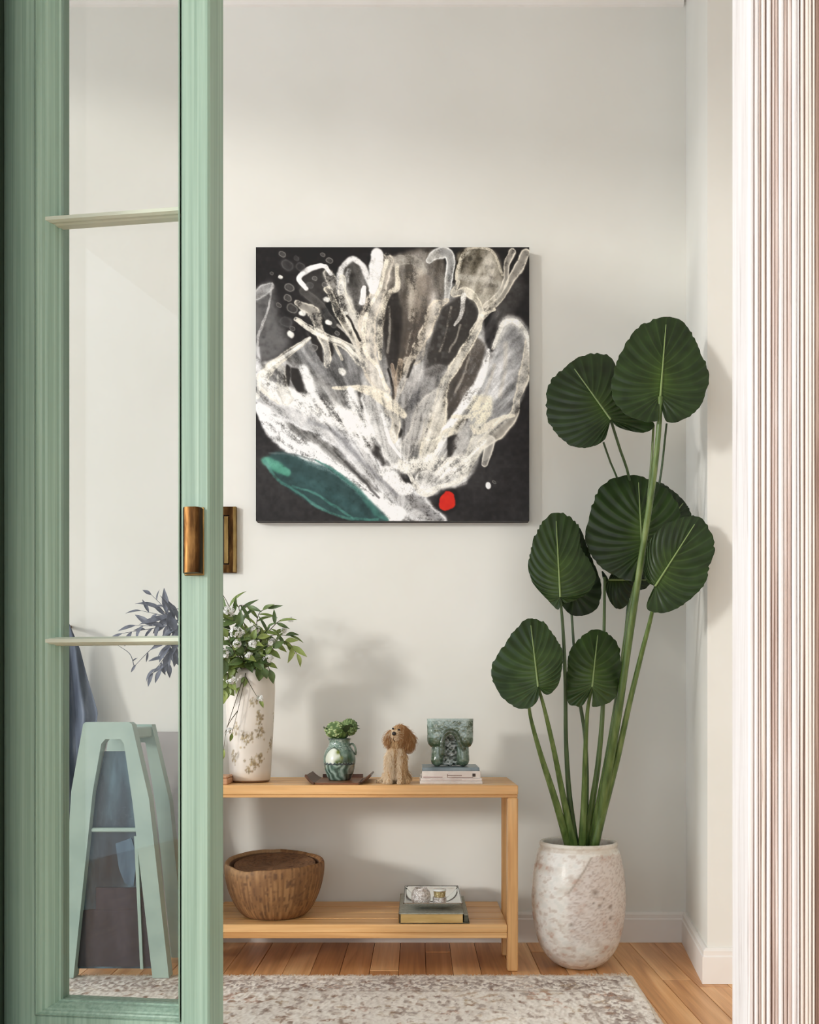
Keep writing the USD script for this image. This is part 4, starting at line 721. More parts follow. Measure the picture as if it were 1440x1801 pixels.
# ---------------------------------------------------------------- tray, green vase and the vegetable heads
TYF = 2.935
M_tray = wood('tray_walnut', c(92, 56, 32), c(126, 80, 48), c(150, 100, 64), 'x', .4, 40); M_trayd = wood('tray_dark', c(60, 36, 22), c(84, 52, 34), c(108, 70, 48), 'y', .4, 41)
ty = thing('wooden_tray', 'shallow brown wooden tray with upturned dark ends under the green vase', 'tray', (X(592, 3.05), 3.05, BT))
tx0, tx1 = X(553, TYF), X(630, TYF)
part('base', box(tx0, tx1, TYF + .004, 3.19, BT + .0002, BT + .005, .001), M_tray, ty)
part('back_lip', box(tx0, tx1, 3.1902, 3.196, BT + .0002, BT + .016, .001), M_trayd, ty)
for s, x0 in ((-1, tx0), (1, tx1)):
    ends = np.array([[(x0 + s * (.002 + .030 * t), y, BT + .004 + .021 * t**1.4) for y in np.linspace(TYF + .002 + .05 * t, 3.19, 10)] for t in np.linspace(0, 1, 8)])
    part('end_piece', shell(ends, (s * .004, 0, -.0028)), M_trayd, ty, smooth=40, label='upturned dark end')
    part('end_rim', tube(ends[:, 0] , .0036, raw=True, k=8), M_trayd, ty, smooth=True)
GY = 3.065; GC = np.array([X(597, GY), GY, BT + .0052])
gp = [(.0, .0), (.030, 0), (.0345, .003), (.041, .018), (.0475, .04), (.0505, .06), (.0490, .076), (.0435, .092), (.0360, .104), (.0325, .112), (.0325, .119), (.0350, .126), (.0362, .1285), (.0345, .1295), (.0315, .128), (.029, .118), (.030, .10)]
pp = np.vstack([[0, 0], smoothline(gp[1:], 130)]); v, f = lathe(pp, GC, 170); rel = v - GC; th = np.arctan2(rel[:, 0], -rel[:, 1]); zz = rel[:, 2]
na, nb, nc = meshkit.fbm(v * 60, 4, 1), meshkit.fbm(v * [160, 160, 60], 4, 2), meshkit.fbm(v * 300, 3, 3)
vc = np.ones((len(v), 3)) * np.array([96, 122, 108.])
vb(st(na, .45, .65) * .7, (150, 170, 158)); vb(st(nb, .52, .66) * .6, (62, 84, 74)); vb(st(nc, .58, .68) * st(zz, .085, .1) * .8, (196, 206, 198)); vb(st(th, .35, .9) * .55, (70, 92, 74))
pe = ((th + .38) / .56)**2 + ((zz - .066) / .034)**2; up_ = (zz > .052)
vb((1 / (1 + np.exp((pe - 1) / .06))) * up_ * .9, (214, 218, 200)); vb(np.exp(-((pe - 1.05) / .12)**2) * up_ * .9, (40, 56, 40)); vb(st(th, -.8, -.4) * (pe < 1) * up_ * st(-th, -.1, .35) * .4, (236, 236, 226))
for a, b, s, k in ((-.02, .088, .006, (96, 110, 38)), (.10, .062, .008, (74, 92, 36)), (-.08, .056, .007, (60, 82, 40)), (.2, .07, .006, (110, 118, 52)), (.5, .056, .010, (40, 62, 48)), (.62, .066, .008, (52, 76, 56))): vb(np.exp(-(((th - a) * .05)**2 + (zz - b)**2) / s**2) * 1.1, k)
wv = zz - .0515 - .0016 * np.sin(th * 22); vb(np.exp(-(wv / .0026)**2) * .9, (38, 50, 62)); vb(np.exp(-((wv - .003) / .0012)**2) * st(np.sin(th * 34), .2, .7) * .8, (180, 206, 200))
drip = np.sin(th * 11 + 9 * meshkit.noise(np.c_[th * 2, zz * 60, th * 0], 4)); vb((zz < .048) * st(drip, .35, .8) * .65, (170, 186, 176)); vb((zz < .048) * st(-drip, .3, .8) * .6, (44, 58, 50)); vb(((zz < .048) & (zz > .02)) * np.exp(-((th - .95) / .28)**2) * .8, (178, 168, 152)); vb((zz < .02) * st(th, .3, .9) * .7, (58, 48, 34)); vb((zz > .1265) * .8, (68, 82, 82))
gvse = thing('green_vase', 'small rounded green and white glazed vase standing on the tray', 'vase', GC)
v[:, :2] += rel[:, :2] * ((np.exp(-((pe - 1.0) / .15)**2) * up_ * .02) + (drip * .006 * (zz < .048)))[:, None]
part('body', (v, f), painted('green_glaze', .16, .2, 300.0, .0006, coat_weight=.5), gvse, smooth=True, color=lin(vc))
part('handle', tube([GC + [.033, -.002, .110], GC + [.040, -.004, .112], GC + [.0475, -.004, .104], GC + [.0505, -.003, .090], GC + [.049, -.002, .078]], [.0034, .0032, .0032, .0034], 24, 10), noisy('handle_glaze', [(.3, c(88, 106, 88)), (.7, c(136, 152, 136))], (80, 80, 80), .18), gvse, smooth=True)
cab = thing('vegetable_heads', 'two knobbly pale green cabbage heads sitting in the mouth of the green vase', 'vegetable', GC + [0, 0, .129])
M_cab = painted('cabbage_curd', .6, .3, 800.0, .0008); M_cl = noisy('cabbage_leaf', [(.3, c(54, 82, 42)), (.6, c(92, 118, 62)), (.8, c(138, 156, 96))], (90, 90, 90), .45, .5, .001); M_cld = noisy('cabbage_leaf_dark', [(.3, c(32, 54, 32)), (.7, c(66, 90, 54))], (90, 90, 90), .45, .5, .001)
def curd(ctr, r, sq, seed, bright):
    s = trimesh.creation.icosphere(subdivisions=5); v = np.array(s.vertices); rg_ = np.random.default_rng(seed); pts = rg_.normal(size=(170, 3)); pts /= np.linalg.norm(pts, axis=1)[:, None]
    d, _ = cKDTree(pts).query(v); b = np.exp(-(d / .12)**2); w = v * (1 + .13 * b + .05 * (meshkit.fbm(v * 8, 3, seed) - .5))[:, None] * r * np.array(sq) + ctr
    cc = np.array([78, 104, 56.]) * (1 - b[:, None]) + np.array([190, 204, 148.]) * b[:, None] * bright + np.array([110, 132, 80]) * b[:, None] * (1 - bright)
    part('head', (w, s.faces), M_cab, cab, smooth=True, color=lin(cc))
curd(P(591, 1284, GY - .008), .031, (1.05, .95, .82), 1, .95); curd(P(614, 1279, GY - .002), .025, (.95, .95, 1.0), 2, .25)
def cup_leaf(ctr, az, tilt, w, h, m, seed, r=.034):
    a = np.linspace(-w, w, 13); t = np.linspace(0, 1, 9); g = np.zeros((9, 13, 3))
    for i, ti in enumerate(t):
        rad = r * (0.55 + .62 * ti**.8) ; zz_ = -.024 + h * ti
        for j, aj in enumerate(a):
            k = 1 - .5 * (aj / w)**2 * ti**2; A_ = az + aj * (1 - .25 * ti)
            g[i, j] = ctr + np.array([math.sin(A_) * (rad + .012 * tilt * ti), -math.cos(A_) * (rad + .012 * tilt * ti), zz_ * k + .0022 * math.sin(aj * 14 + seed) * ti])
    part('leaf', shell(g, (0, .0008, 0)), m, cab, smooth=True)
cc_ = P(598, 1285, GY)
for az, ti, w, h, m, s in ((-.25, .2, .75, .030, M_cl, 0), (.75, .7, .65, .044, M_cld, 1), (-1.2, 1.0, .5, .036, M_cld, 2), (1.45, 1.1, .6, .050, M_cld, 3), (2.4, .3, .8, .046, M_cld, 4), (-2.3, .3, .8, .044, M_cl, 5), (.25, .0, .6, .020, M_cl, 6)): cup_leaf(cc_, az, ti, w, h, m, s)
for q in ((629, 1276, .02), (630, 1281, -.1)): part('leaf_tip', leaf_mesh(P(q[0] - 6, q[1] + 1, GY - .01), np.array([1, 0, .15]), np.array([0, -.6, .8]), .016, .005), M_cld, cab, smooth=True)

# ---------------------------------------------------------------- small dog
DY = 2.985; ds = .0722
def dp(a, b, dy=0): return P(660 + a * ds, 1260 + b * ds, DY + dy)
dg = thing('small_dog', 'small shaggy golden tan dog sitting on the bench, head tilted up', 'dog', (*dp(520, 1640)[:2], BT))
def bn_(a, ra, b, rb): return bone(dp(*a), ra, dp(*b), rb)
bones = [bn_((510, 900, .002), .0255, (510, 1260, .016), .0300), bn_((510, 1260, .016), .0300, (510, 1440, .022), .0265), bn_((510, 900, 0), .0245, (530, 700, -.002), .0175), bn_((530, 700, -.002), .0175, (580, 460, -.004), .0235),
         bn_((580, 440, -.004), .0245, (600, 380, .0), .0225), bn_((560, 430, -.016), .0150, (480, 430, -.040), .0082), bn_((540, 520, -.014), .0120, (480, 500, -.034), .0065),
         bn_((345, 1460, .012), .0165, (300, 1540, -.004), .0100), bn_((300, 1580, -.004), .0065, (250, 1590, -.018), .0058), bn_((690, 1460, .012), .0175, (740, 1540, -.002), .0105), bn_((740, 1585, -.002), .0062, (760, 1588, -.018), .0056)]
for xs, xe in ((375, 335), (630, 618)): bones += [bn_((xs, 960, -.010), .0125, (xe, 1290, -.017), .0082), bn_((xe, 1290, -.017), .0082, (xe, 1560, -.018), .0064), bn_((xe, 1575, -.018), .0068, (xe - 6, 1590, -.030), .0060)]
bones += [bn_((260, 1560, .020), .0075, (60, 1565, .012), .0042)]
ears = [bn_((385, 400, -.002), .0085, (325, 520, -.004), .0085), bn_((325, 520, -.004), .0085, (330, 610, -.003), .0060), bn_((730, 380, .004), .0110, (800, 520, .002), .0155), bn_((800, 520, .002), .0155, (790, 670, .001), .0115)]
man = m3.Manifold.batch_boolean(bones + ears, m3.OpType.Add); dm = soft(man, .0028, 10)
dm.vertices[:, 2] = np.maximum(dm.vertices[:, 2], BT + .0003)
M_fb = mat('dog_skin', c(176, 142, 102), .85); M_f1 = mat('fur_tan', c(206, 174, 130), .7); M_f2 = mat('fur_golden_brown', c(158, 112, 66), .7); M_f3 = mat('fur_cream', c(230, 212, 184), .7); M_blk = mat('dog_nose_black', c(24, 18, 16), .3)
bd_ = part('body', dm, M_fb, dg, smooth=True)
rg_ = np.random.default_rng(5); ps, fi = trimesh.sample.sample_surface(dm, 15000, seed=5); nn = dm.face_normals[fi]
sx = ((ps[:, 0] / DY * F + CX) - 660) / ds; sy = ((CY - (ps[:, 2] - HC) / ps[:, 1] * F) - 1260) / ds
head = sy < 760; ear = head & ((sx > 690) | (sx < 385)); muz = head & (ps[:, 1] < DY - .024); low = (sy > 1480)
ln = np.where(ear, .016, np.where(muz, .0030, np.where(head, .010, np.where(low, .007, .0140)))) * rg_.uniform(.6, 1.2, len(ps)); ln = np.where((sy > 1250) & (~head) & (nn[:, 1] < -.3) & ((abs(sx - 335) < 60) | (abs(sx - 618) < 60)), .004, ln)
dirn = nn * np.where(muz, .25, .45)[:, None] + np.array([0, -.05, -.95]) + rg_.normal(0, .32, (len(ps), 3)); dirn = np.where(muz[:, None], nn * .3 + np.array([.6, .6, -.3]) + rg_.normal(0, .2, (len(ps), 3)), dirn); dirn /= np.linalg.norm(dirn, axis=1)[:, None]
crl = rg_.normal(0, .12, (len(ps), 3)) * ln[:, None]
strand = np.stack([ps, ps + (dirn * .4 + nn * .25) * ln[:, None] * .6, ps + dirn * ln[:, None] * .75 + crl, ps + dirn * ln[:, None] + np.array([0, 0, -.12]) * ln[:, None]], 1)
strand[..., 2] = np.maximum(strand[..., 2], BT + .0004)
kind = np.where(ear & (rg_.random(len(ps)) < .75), 1, np.where(head & (sx > 560) & (rg_.random(len(ps)) < .55), 1, np.where((~head & (sx < 460)) | muz | (~head & (abs(sx - 580) < 60)) | (head & (sx < 470) & (sy < 520)), np.where(rg_.random(len(ps)) < .8, 2, 0), np.where(rg_.random(len(ps)) < .22, 1, 0))))
near_eye = np.zeros(len(ps), bool)
for e in ((572, 322), (425, 285)): near_eye |= (np.hypot(sx - e[0], (sy - e[1])) < 34) & (ps[:, 1] < DY - .01)
near_eye |= (np.hypot(sx - 455, sy - 425) < 60) & (ps[:, 1] < DY - .03)
for k, (m, lb) in enumerate(((M_f1, 'tan coat hair'), (M_f2, 'golden brown hair on ears and head'), (M_f3, 'cream hair on chest and muzzle'))): curves('fur', strand[(kind == k) & ~near_eye], .0011, m, dg, lb)
part('nose', ball(dp(455, 420, -.0475), .0058, 3, (1.1, .8, 1.0)), M_blk, dg, smooth=True, label='black nose')
for a, b, d in ((572, 322, -.0275), (430, 300, -.0245)): part('eye', ball(dp(a, b, d), .0032, 2, (1.15, .8, .9)), M_blk, dg, smooth=True, label='dark eye')
part('mouth', tube([dp(445, 500, -.041), dp(440, 560, -.030), dp(470, 610, -.022), dp(520, 640, -.016)], [.0008, .0012, .0006], 14, 6), mat('dog_mouth', c(74, 48, 34), .6), dg, smooth=True)

# ---------------------------------------------------------------- stacked books and the footed cup
M_page = noisy('book_pages', [(.4, c(214, 204, 188)), (.6, c(232, 224, 210))], (20, 20, 700), .8)
def book(name, label, px0, px1, z0, h, y0, y1, mcov, group, spine_front=True, open_right=False):
    x0, x1 = X(px0, y0), X(px1, y0); b = thing(name, label, 'book', ((x0 + x1) / 2, (y0 + y1) / 2, z0), group); t = min(.0018, h * .18)
    part('cover', join(box(x0, x1, y0, y1, z0, z0 + t, .0005), box(x0, x1, y0, y1, z0 + h - t, z0 + h, .0005), box(x0, x1, y0 - .0012, y0 + t, z0 + .0002, z0 + h - .0002, .0008)), mcov, b)
    part('pages', box(x0 + .003, x1 - .003, y0 + t + .0002, y1 - .003, z0 + t + .0001, z0 + h - t - .0001, .0004), M_page, b, label='cream page block')
    return b, x0, x1
M_b1 = noisy('book_cover_white', [(.4, c(222, 212, 204)), (.6, c(232, 224, 216))], (30, 30, 30), .5); M_b2 = noisy('book_cover_rose_white', [(.4, c(226, 214, 208)), (.6, c(236, 228, 222))], (30, 30, 30), .5); M_b3 = noisy('book_cover_slate', [(.35, c(92, 108, 116)), (.65, c(136, 152, 158))], (12, 60, 12), .35)
M_ink = mat('spine_ink', c(150, 124, 112), .6); M_ink2 = mat('spine_mark_dark', c(66, 56, 48), .6); M_red = mat('spine_ink_mauve', c(170, 128, 130), .6)
SY = 2.966
b0, x0, x1 = book('stacked_book', 'thin white book at the bottom of the stack under the green footed cup', 738, 848.5, BT, .0085, SY, 3.18, M_b1, 'books stacked on the bench')
b1, x0, x1 = book('stacked_book', 'thin pinkish white book, second from the bottom of the bench stack', 739.5, 847.5, BT + .0087, .0088, SY + .001, 3.17, M_b2, 'books stacked on the bench')
part('spine_line', box(x0 + .03, x1 - .06, SY - .0007, SY, BT + .0126, BT + .0133, .0001), M_ink, b1)
b2, x0, x1 = book('stacked_book', 'thick white book with a small dark square on its spine, below the slate book', 742, 845, BT + .0177, .0213, SY + .003, 3.17, M_b1, 'books stacked on the bench')
yq = SY + .003 - .0017
part('spine_emblem', box(X(830.5, yq), X(836, yq), yq - .0002, yq + .0005, Z(1366, yq), Z(1360.5, yq), .0001), M_ink2, b2, label='small dark square emblem')
for a, b, d, e, m in ((786, 812, 1363.4, 1364.6, M_ink), (744, 778, 1366.4, 1367.4, M_red), (786, 787, 1361, 1367.5, M_ink), (787, 832, 1367.0, 1367.6, M_ink)): part('spine_line', box(X(a, yq), X(b, yq), yq - .0002, yq + .0005, Z(e, yq), Z(d, yq), .0001), m, b2)
b3, x0, x1 = book('stacked_book', 'slate blue-grey book on top of the stack, under the green footed cup', 742.5, 843, BT + .0392, .0098, SY + .004, 3.165, M_b3, 'books stacked on the bench')
BZ = BT + .0492; UY = 3.055; UC = np.array([X(791, UY), UY, BZ])
def rb(x0, x1, y0, y1, z0, z1, r):
    return m3.Manifold.batch_hull([m3.Manifold.sphere(r, 28).translate((x, y, z)) for x in (x0 + r, x1 - r) for y in (y0 + r, y1 - r) for z in (z0 + r, z1 - r)])
hh = .146; w2 = .0705; dpt = .046
cup = m3.Manifold.batch_hull([m3.Manifold.sphere(.024, 28).translate((sx_ * (w2 - .024), sy_ * (dpt - .024), .056 + .024)) for sx_ in (-1, 1) for sy_ in (-1, 1)] + [m3.Manifold.cylinder(.004, .020, .022, 28).translate((sx_ * (w2 - .0215), sy_ * (dpt - .0215), hh - .004)) for sx_ in (-1, 1) for sy_ in (-1, 1)])
cav = m3.Manifold.batch_hull([m3.Manifold.cylinder(.05, .018, .018, 24).translate((sx_ * (w2 - .023), sy_ * (dpt - .023), .112)) for sx_ in (-1, 1) for sy_ in (-1, 1)])
legs = [m3.Manifold.batch_hull([m3.Manifold.sphere(.019, 24).translate((s * .040, sy_ * .022, .0195)) for sy_ in (-1, 1)] + [m3.Manifold.sphere(.021, 24).translate((s * .036, sy_ * .018, .065)) for sy_ in (-1, 1)]) for s in (-1, 1)]
arch = m3.Manifold.batch_hull([m3.Manifold.cylinder(.14, .019, .019, 32).rotate((90, 0, 0)).translate((.002, .07, zz_)) for zz_ in (-.02, .078)])
ringp = [(-.026, .040), (-.0262, .070), (-.022, .092), (-.010, .106), (.004, .108), (.017, .100), (.024, .086), (.032, .066), (.040, .058)]
rp = smoothline(np.array(ringp), 16); ridge = []
for i in range(len(rp) - 1): ridge.append(bone((rp[i, 0], -dpt + .003, rp[i, 1]), .0088, (rp[i + 1, 0], -dpt + .003, rp[i + 1, 1]), .0088))
core = m3.Manifold.batch_boolean([m3.Manifold.sphere(.013, 18).translate((x_, y_, z_)) for x_, y_, z_ in ((.002, .012, .028), (-.004, .010, .048), (.010, .012, .062), (-.002, .012, .012), (.006, .010, .080))], m3.OpType.Add)
web = rb(-.046, .046, -.004, .034, .004, .11, .003)
man = (cup + legs[0] + legs[1] - arch) + m3.Manifold.batch_boolean(ridge, m3.OpType.Add) + web + core - cav
man = man.trim_by_plane((0, 0, 1), .0005)
um = soft(man, .0026, 6); v = np.array(um.vertices); na, nb, nc = meshkit.fbm(v * 45, 4, 1), meshkit.fbm(v * 160, 3, 2), meshkit.fbm(v * 330, 2, 4)
inr = (v[:, 1] > -.03) & (v[:, 2] < .1) & (abs(v[:, 0]) < .02)
v = v + np.array(um.vertex_normals) * ((nb - .5) * .0016 + inr * (nb - .5) * .012)[:, None]
vc = np.ones((len(v), 3)) * np.array([112, 132, 122.]); vb(st(na, .42, .62) * .8, (146, 164, 154)); vb(st(1 - na, .50, .66) * .85, (66, 84, 58)); vb(st(nb, .54, .66) * .5, (176, 190, 180)); vb(st(nc, .58, .68) * .6, (206, 214, 204))
dz = np.min([np.hypot(v[:, 0] - q[0], v[:, 2] - q[1]) for q in rp], axis=0); vb(np.exp(-(dz / .009)**2) * (v[:, 1] < -.035) * .85, (44, 56, 36)); vb(st(.06 - v[:, 2], 0, .04) * .5, (60, 76, 46)); vb(inr * st(nb, .45, .6) * .9, (204, 208, 206)); vb(inr * st(1 - nb, .52, .62) * .8, (34, 40, 30)); vb((v[:, 2] > hh - .006) * .7, (178, 192, 184)); vb((v[:, 2] < .09) * (v[:, 2] > .06) * (abs(v[:, 0]) > .03) * .55, (54, 72, 46))
up = thing('footed_cup', 'wide green glazed ceramic cup on an arched foot, standing on the book stack', 'cup', UC)
part('body', (v + UC, um.faces), painted('cup_glaze', .14, .15, 300.0, .0006, coat_weight=.6), up, smooth=True, color=lin(vc))

# ---------------------------------------------------------------- wooden bowl on the lower shelf
WYc = 3.055; WC = np.array([X(483, WYc), WYc, SZ + .0004])
bo = [(.0, .0), (.082, .0), (.094, .004), (.108, .016), (.124, .040), (.140, .078), (.149, .115), (.1530, .145), (.1525, .163), (.149, .170), (.143, .169), (.136, .160), (.131, .140), (.125, .11), (.10, .08), (.0, .075)]
pp = np.vstack([[0, 0], smoothline(bo[1:-1], 130), [0, .075]]); v, f = lathe(pp, WC, 180); rel = v - WC; th = np.arctan2(rel[:, 0], -rel[:, 1]); zz = rel[:, 2]
k = np.clip((zz - .05) / .12, 0, 1); v[:, 2] += k * (.010 * rel[:, 1] / .15 + .003 * np.sin(th * 2 + .6) + .003 * (meshkit.noise(np.c_[np.cos(th) * 5, np.sin(th) * 5, th * 0], 2) - .5)) - k**4 * .005 * np.exp(-((th + .45) / .3)**2)
g1, g2 = meshkit.fbm(np.c_[np.cos(th) * 44, np.sin(th) * 44, zz * 10], 4, 1), meshkit.fbm(v * 14, 3, 5)
g3 = meshkit.fbm(np.c_[np.cos(th) * 80, np.sin(th) * 80, zz * 40], 3, 7)
v[:, :2] += rel[:, :2] * ((g1 - .5) * .010 + (g3 - .5) * .006)[:, None]
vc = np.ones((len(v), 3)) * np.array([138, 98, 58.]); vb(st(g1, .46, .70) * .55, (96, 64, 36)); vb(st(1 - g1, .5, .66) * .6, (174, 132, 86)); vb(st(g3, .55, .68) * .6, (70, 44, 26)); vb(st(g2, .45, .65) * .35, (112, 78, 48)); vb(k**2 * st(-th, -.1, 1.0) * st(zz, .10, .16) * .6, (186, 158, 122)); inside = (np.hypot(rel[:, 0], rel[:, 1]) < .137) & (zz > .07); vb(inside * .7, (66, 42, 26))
bw = thing('wooden_bowl', 'chunky rough hewn brown wooden bowl on the lower shelf', 'bowl', WC)
part('body', (v, f), painted('bowl_wood', .7, .35, 220.0, .0015), bw, smooth=True, color=lin(vc))
dk = [(0, .100), (.118, .100), (.1235, .110), (.1250, .136), (.1235, .1405), (.119, .140), (.09, .1355), (.05, .133), (0, .132)]
pp = np.vstack([[0, .1], smoothline(dk[1:-1], 50), [.03, .1325], [0, .132]]); v, f = lathe(pp, WC, 120); rel = v - WC; v[:, 2] += rel[:, 1] / .15 * .016 + .018; v[:, 1] += .006
v[:, 2] += (meshkit.fbm(v * 150, 3, 2) - .5) * .004; na = meshkit.fbm(v * 200, 3, 4); vc = np.ones((len(v), 3)) * np.array([122, 88, 58.]); vb(st(na, .5, .65) * .7, (78, 52, 32)); vb(st(meshkit.fbm(v * 20, 3, 4), .5, .7) * .4, (150, 112, 78))
part('inner_disc', (v, f), painted('bowl_disc_wood', .8, .4, 300.0, .0015), bw, smooth=True, color=lin(vc), label='grainy round wooden disc nested in the bowl')

# ---------------------------------------------------------------- gold edged book with glass dish and two votives
KY = 2.90; KZ = SZ + .0003; kh = Z(1609, KY) - Z(1628, KY)
M_gold = noisy('gold_foil', [(.3, c(186, 156, 96)), (.7, c(212, 184, 128))], (10, 10, 60), .36, metal=.75); M_gcover = noisy('grey_linen', [(.35, c(150, 150, 136)), (.65, c(174, 174, 160))], (120, 120, 120), .7); M_gdark = noisy('dark_grey_linen', [(.35, c(78, 80, 66)), (.65, c(100, 102, 86))], (120, 120, 120), .7)
KY = 2.925; kx0, kx1 = X(703, KY), X(815, KY)
kb = thing('gold_edged_book', 'large grey covered book with a golden edge lying on the lower shelf', 'book', ((kx0 + kx1) / 2, 3.08, KZ))
part('page_block', box(kx0 + .002, kx1 - .002, KY, 3.235, KZ + .0032, KZ + kh - .0032, .0006), M_gold, kb, label='golden page edge')
part('cover', box(kx0 - .002, kx1, KY - .003, 3.24, KZ + kh - .003, KZ + kh, .0008), M_gcover, kb, label='grey upper cover')
part('cover', box(kx0 - .002, X(826, KY), KY + .004, 3.24, KZ, KZ + .003, .0008), M_gdark, kb, label='dark grey lower cover sticking out to the right')
part('cover_edge', box(kx0 - .004, kx0 - .0022, KY - .003, 3.24, KZ + .004, KZ + kh, .0005), M_brasslite, kb, label='thin metallic edge'); part('cover_edge', box(X(825, KY), X(826.5, KY), KY + .004, 3.24, KZ + .0032, KZ + .006, .0004), M_brasslite, kb, label='thin metallic edge')
sv_ = thing('dark_folder', 'slim dark grey box tucked beside the gold edged book', 'box', ((kx1 + X(824, KY)) / 2, 3.08, KZ + .0032))
part('body', box(kx1 + .0015, X(823.5, KY), KY + .012, 3.232, KZ + .0034, KZ + .0030 + kh * .62, .001), M_gdark, sv_); part('lid_edge', box(kx1 + .0015, X(823.5, KY), KY + .0115, 3.2325, KZ + .0032 + kh * .62, KZ + .0034 + kh * .70, .0008), M_gcover, sv_)
TZ = KZ + kh
gd = thing('glass_dish', 'square clear glass dish under the two votive holders on the gold edged book', 'dish', (X(760, 3.06), 3.06, TZ))
n = 33; a = np.linspace(-1, 1, n); gu, gv2 = np.meshgrid(a, a); gw, gl = .086, .145; rad = np.maximum(np.abs(gu)**3, np.abs(gv2)**3)
g = np.stack([X(760, 3.06) + gu * gw, 3.07 + gv2 * gl, TZ + .0012 + .026 * np.clip((rad - .12) / .88, 0, 1)**1.0], -1)
part('bowl', shell(g, (0, 0, .0028)), M_dish, gd, smooth=True)
rimc = np.vstack([g[0], g[1:, -1], g[-1, ::-1][1:], g[::-1, 0][1:]]); part('rim', tube(rimc + [0, 0, .0015], .0019, raw=True, k=8), M_dish, gd, smooth=True)
M_merc = usdkit.material(stage, '/World/Looks/mercury_glass', {'g': ('geometry', {}), 'v': ('voronoi_texture', dict(scale=330.0)), 'n': ('noise_texture', dict(scale=160.0, detail=3.0)), 'r': ('rgb_ramp', dict(ramp=[(.25, c(150, 136, 122)), (.5, c(214, 208, 202)), (.75, c(244, 240, 236))])), 'b': ('bump', dict(strength=.9, distance=.002)), 'p': ('principled_bsdf', dict(roughness=.22, metallic=.45, coat_weight=.6))},
      [('g.position', 'v.vector'), ('g.position', 'n.vector'), ('n.fac', 'r.fac'), ('r.color', 'p.base_color'), ('v.distance', 'b.height'), ('b.normal', 'p.normal')], surface='p.BSDF')
M_gmerc = usdkit.material(stage, '/World/Looks/gold_mercury', {'g': ('geometry', {}), 'n': ('noise_texture', dict(scale=220.0, detail=3.0)), 'r': ('rgb_ramp', dict(ramp=[(.3, c(140, 116, 70)), (.6, c(206, 190, 140)), (.75, c(236, 226, 190))])), 'p': ('principled_bsdf', dict(roughness=.3, metallic=.5))}, [('g.position', 'n.vector'), ('n.fac', 'r.fac'), ('r.color', 'p.base_color')], surface='p.BSDF')
M_wax = mat('white_wax', c(244, 240, 234), .5, subsurface_weight=.2)
NY = 3.02
DZ = TZ + .0042; PX = NY / F
q = np.array([X(740, NY), NY, DZ]); vo = thing('votive_holder', 'round speckled silver votive holder, the larger one on the glass dish', 'candle holder', q, 'votives on the glass dish')
part('body', lathe([(.0, 0), (.018, 0), (.024, .004), (.0295, .017), (.0300, .030), (.0270, .043), (.0205, .0505), (.0195, .054), (.0178, .054), (.0178, .047), (0.0, .046)], q, 64, 70), M_merc, vo, smooth=True); part('candle', lathe([(.0, .0485), (.012, .0488), (.0172, .0480), (.0174, .0462)], q, 40), M_wax, vo, smooth=True, label='white wax candle')
q = np.array([X(773, NY), NY + .004, DZ]); v2 = thing('votive_holder', 'smaller stacked silver and gold votive holder with a white top on the glass dish', 'candle holder', q, 'votives on the glass dish')
part('body', lathe([(.0, 0), (.014, 0), (.0185, .004), (.0212, .014), (.0208, .022), (.0195, .026), (.0, .0262)], q, 64, 50), M_merc, v2, smooth=True); part('upper_cup', lathe([(.0, .0262), (.0155, .0262), (.0175, .029), (.0182, .040), (.0178, .044), (0, .0442)], q, 64, 50), M_gmerc, v2, smooth=True, label='gold speckled upper cup'); part('candle', lathe([(.0, .0443), (.0185, .0443), (.0195, .047), (.0185, .0502), (.010, .0512), (.0, .0512)], q, 48, 30), M_wax, v2, smooth=True, label='white domed top')

# ---------------------------------------------------------------- things seen through the pane
AY = 2.80
def fpx(pts): return [(X(a, AY), Z(b, AY)) for a, b in pts]
M_mint = noisy('mint_paint', [(.3, c(150, 172, 162)), (.7, c(170, 190, 178))], (8, 8, 8), .5); M_slate = noisy('slate_panel', [(.30, c(34, 42, 48)), (.5, c(54, 70, 80)), (.7, c(90, 116, 128))], (14, 5, 4), .25)
fz = Z(1250 + HC * F / AY, AY)
out = fpx([(146, 1282), (150, 1278), (227, 1278), (232, 1282), (262, 1413), (297, 1728)]) ; inn = fpx([(268, 1728), (233, 1420), (218, 1316), (212, 1308), (185, 1308), (178, 1316), (163, 1400), (129, 1728)]); lft = fpx([(107, 1728), (125, 1400)])
poly_ = sg.Polygon(out + inn + lft); b0_ = poly_.bounds[1]
af = thing('a_frame_stand', 'pale mint A-shaped stand with slate blue panel seen through the door glass', 'stand', (X(200, AY), AY + .1, 0))
part('front_frame', extrude(poly_, lambda x, y, t: np.c_[x, AY + .045 * (1 - t) , np.maximum(y - b0_ + .013, .0125)]), M_mint, af, smooth=False)
back = sg.Polygon(fpx([(150, 1284), (228, 1284), (262, 1430), (292, 1728), (266, 1728), (236, 1440), (216, 1318), (186, 1318), (166, 1420), (136, 1728), (113, 1728), (128, 1420)])); bb0 = back.bounds[1]
part('rear_frame', extrude(back, lambda x, y, t: np.c_[x, AY + .045 * (1 - t) + .23, np.maximum(y - bb0 + .013, .0125)]), M_mint, af, smooth=False)
part('top_panel', box(X(150, AY), X(228, AY), AY + .04, AY + .24, Z(1300, AY), Z(1280, AY), .004), M_mint, af)
pn = sg.Polygon(fpx([(178, 1330), (218, 1330), (234, 1424), (270, 1716), (127, 1716), (162, 1410)])); part('panel', extrude(pn, lambda x, y, t: np.c_[x, AY + .03 + .012 * (1 - t), y - b0_ + .013]), M_slate, af, smooth=False, label='slate blue panel with pale streaks')
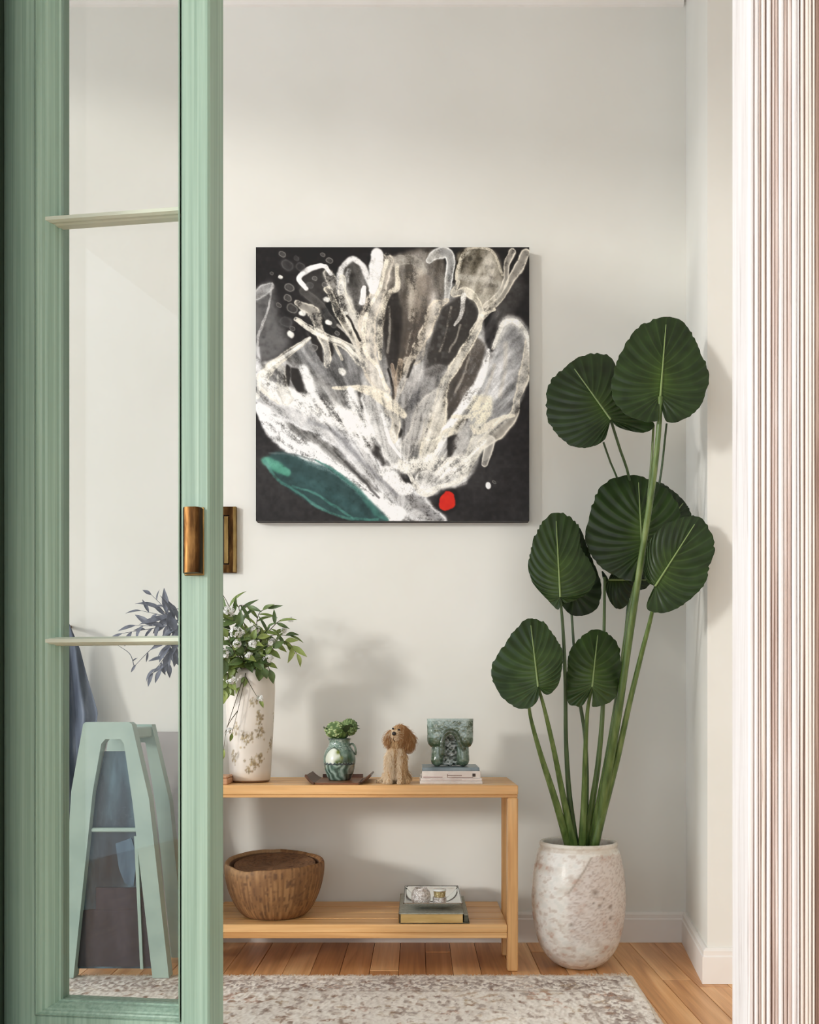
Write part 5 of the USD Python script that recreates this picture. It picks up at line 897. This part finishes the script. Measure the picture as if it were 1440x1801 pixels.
part('crossbar', box(X(158, AY), X(266, AY), AY + .006, AY + .028, Z(1464, AY), Z(1457, AY), .003), M_mint, af)
part('centre_strip', extrude(sg.Polygon(fpx([(232, 1480), (238, 1480), (248, 1716), (243, 1716)])), lambda x, y, t: np.c_[x, AY + .02 + .009 * (1 - t), y - b0_ + .013]), M_mint, af, smooth=False)
M_dslate = noisy('dark_slate', [(.3, c(40, 38, 44)), (.7, c(62, 58, 66))], (20, 20, 8), .35)
part('lower_panel', extrude(sg.Polygon(fpx([(139, 1612), (250, 1604), (258, 1604), (268, 1712), (130, 1712)])), lambda x, y, t: np.c_[x, AY + .0265 + .003 * (1 - t), y - b0_ + .013]), M_dslate, af, smooth=False, label='dark mauve slate lower panel')
part('blue_patch', extrude(sg.Polygon(fpx([(198, 1486), (226, 1476), (236, 1510), (230, 1562), (214, 1556), (204, 1530)])), lambda x, y, t: np.c_[x, AY + .0268 + .0028 * (1 - t), y]), noisy('blue_glaze', [(.3, c(64, 86, 104)), (.7, c(96, 122, 140))], (30, 30, 8), .3), af, label='lighter blue patch')
part('dark_band', box(X(163, AY), X(256, AY), AY + .0262, AY + .0296, Z(1604, AY), Z(1564, AY), .001), M_dslate, af, label='darker slate band')
lb = thing('leaning_board', 'taupe grey board leaning on the wall behind the mint stand', 'board', (X(254, 3.2), 3.2, 0))
v, f = VF(box(X(174, 3.2), X(334, 3.2), 0, .02, 0, .70, .003)); kk = v[:, 2] / .70; v[:, 1] += 3.10 + kk * .165
part('panel', (v, f), noisy('taupe_paint', [(.3, c(150, 144, 140)), (.7, c(168, 162, 158))], (5, 5, 5), .6), lb); v, f = VF(box(X(174, 3.2) + .01, X(334, 3.2) - .01, -.006, 0, .0, .03, .001)); v[:, 1] += 3.10
part('foot_strip', (v, f), M_mint, lb)
pv = thing('wall_peg', 'small dark peg on the wall holding the blue-grey cloth', 'peg', (X(112, 3.28), 3.28, Z(1100, 3.28)))
part('knob', ball((X(112, 3.24), 3.236, Z(1100, 3.24)), .012, 3), M_cd, pv, smooth=True); part('shank', tube([(X(112, 3.24), 3.236, Z(1100, 3.24)), (X(112, 3.24), WY - .0005, Z(1100, 3.24))], .006, 6, 10), M_cd, pv, smooth=True)
n, mm = 60, 70; t = np.linspace(0, 1, n)[:, None]; u = np.linspace(0, 1, mm)[None, :]
L_ = np.interp(t, [0, .1, .4, 1], [108, 90, 84, 108]); Rg = np.interp(t, [0, .1, .35, .6, 1], [122, 142, 172, 160, 124]); yb_ = np.interp(t, [0, 1], [1098, 1560])
yw = 3.222 - .012 * np.sin(u * 16 + 2 * t + 1.5 * np.sin(t * 5)) * np.minimum(1, t * 4) - .01 * t
pxx = L_ + (Rg - L_) * u + 2 * np.sin(t * 9 + u * 3); pyy = yb_ - 60 * np.abs(u - .6) * t
cg = np.stack([(pxx - CX) * yw / F, yw, HC - (pyy - CY) * yw / F], -1)
ct_ = thing('hanging_cloth', 'blue-grey folded cloth hanging from a wall peg behind the door glass', 'cloth', (X(118, 3.22), 3.22, Z(1560, 3.22)))
part('drape', shell(cg, (0, .0018, 0)), noisy('blue_grey_cloth', [(.3, c(64, 72, 88)), (.6, c(100, 110, 126)), (.8, c(146, 154, 168))], (30, 30, 5), .7, .3, .001), ct_, smooth=True)
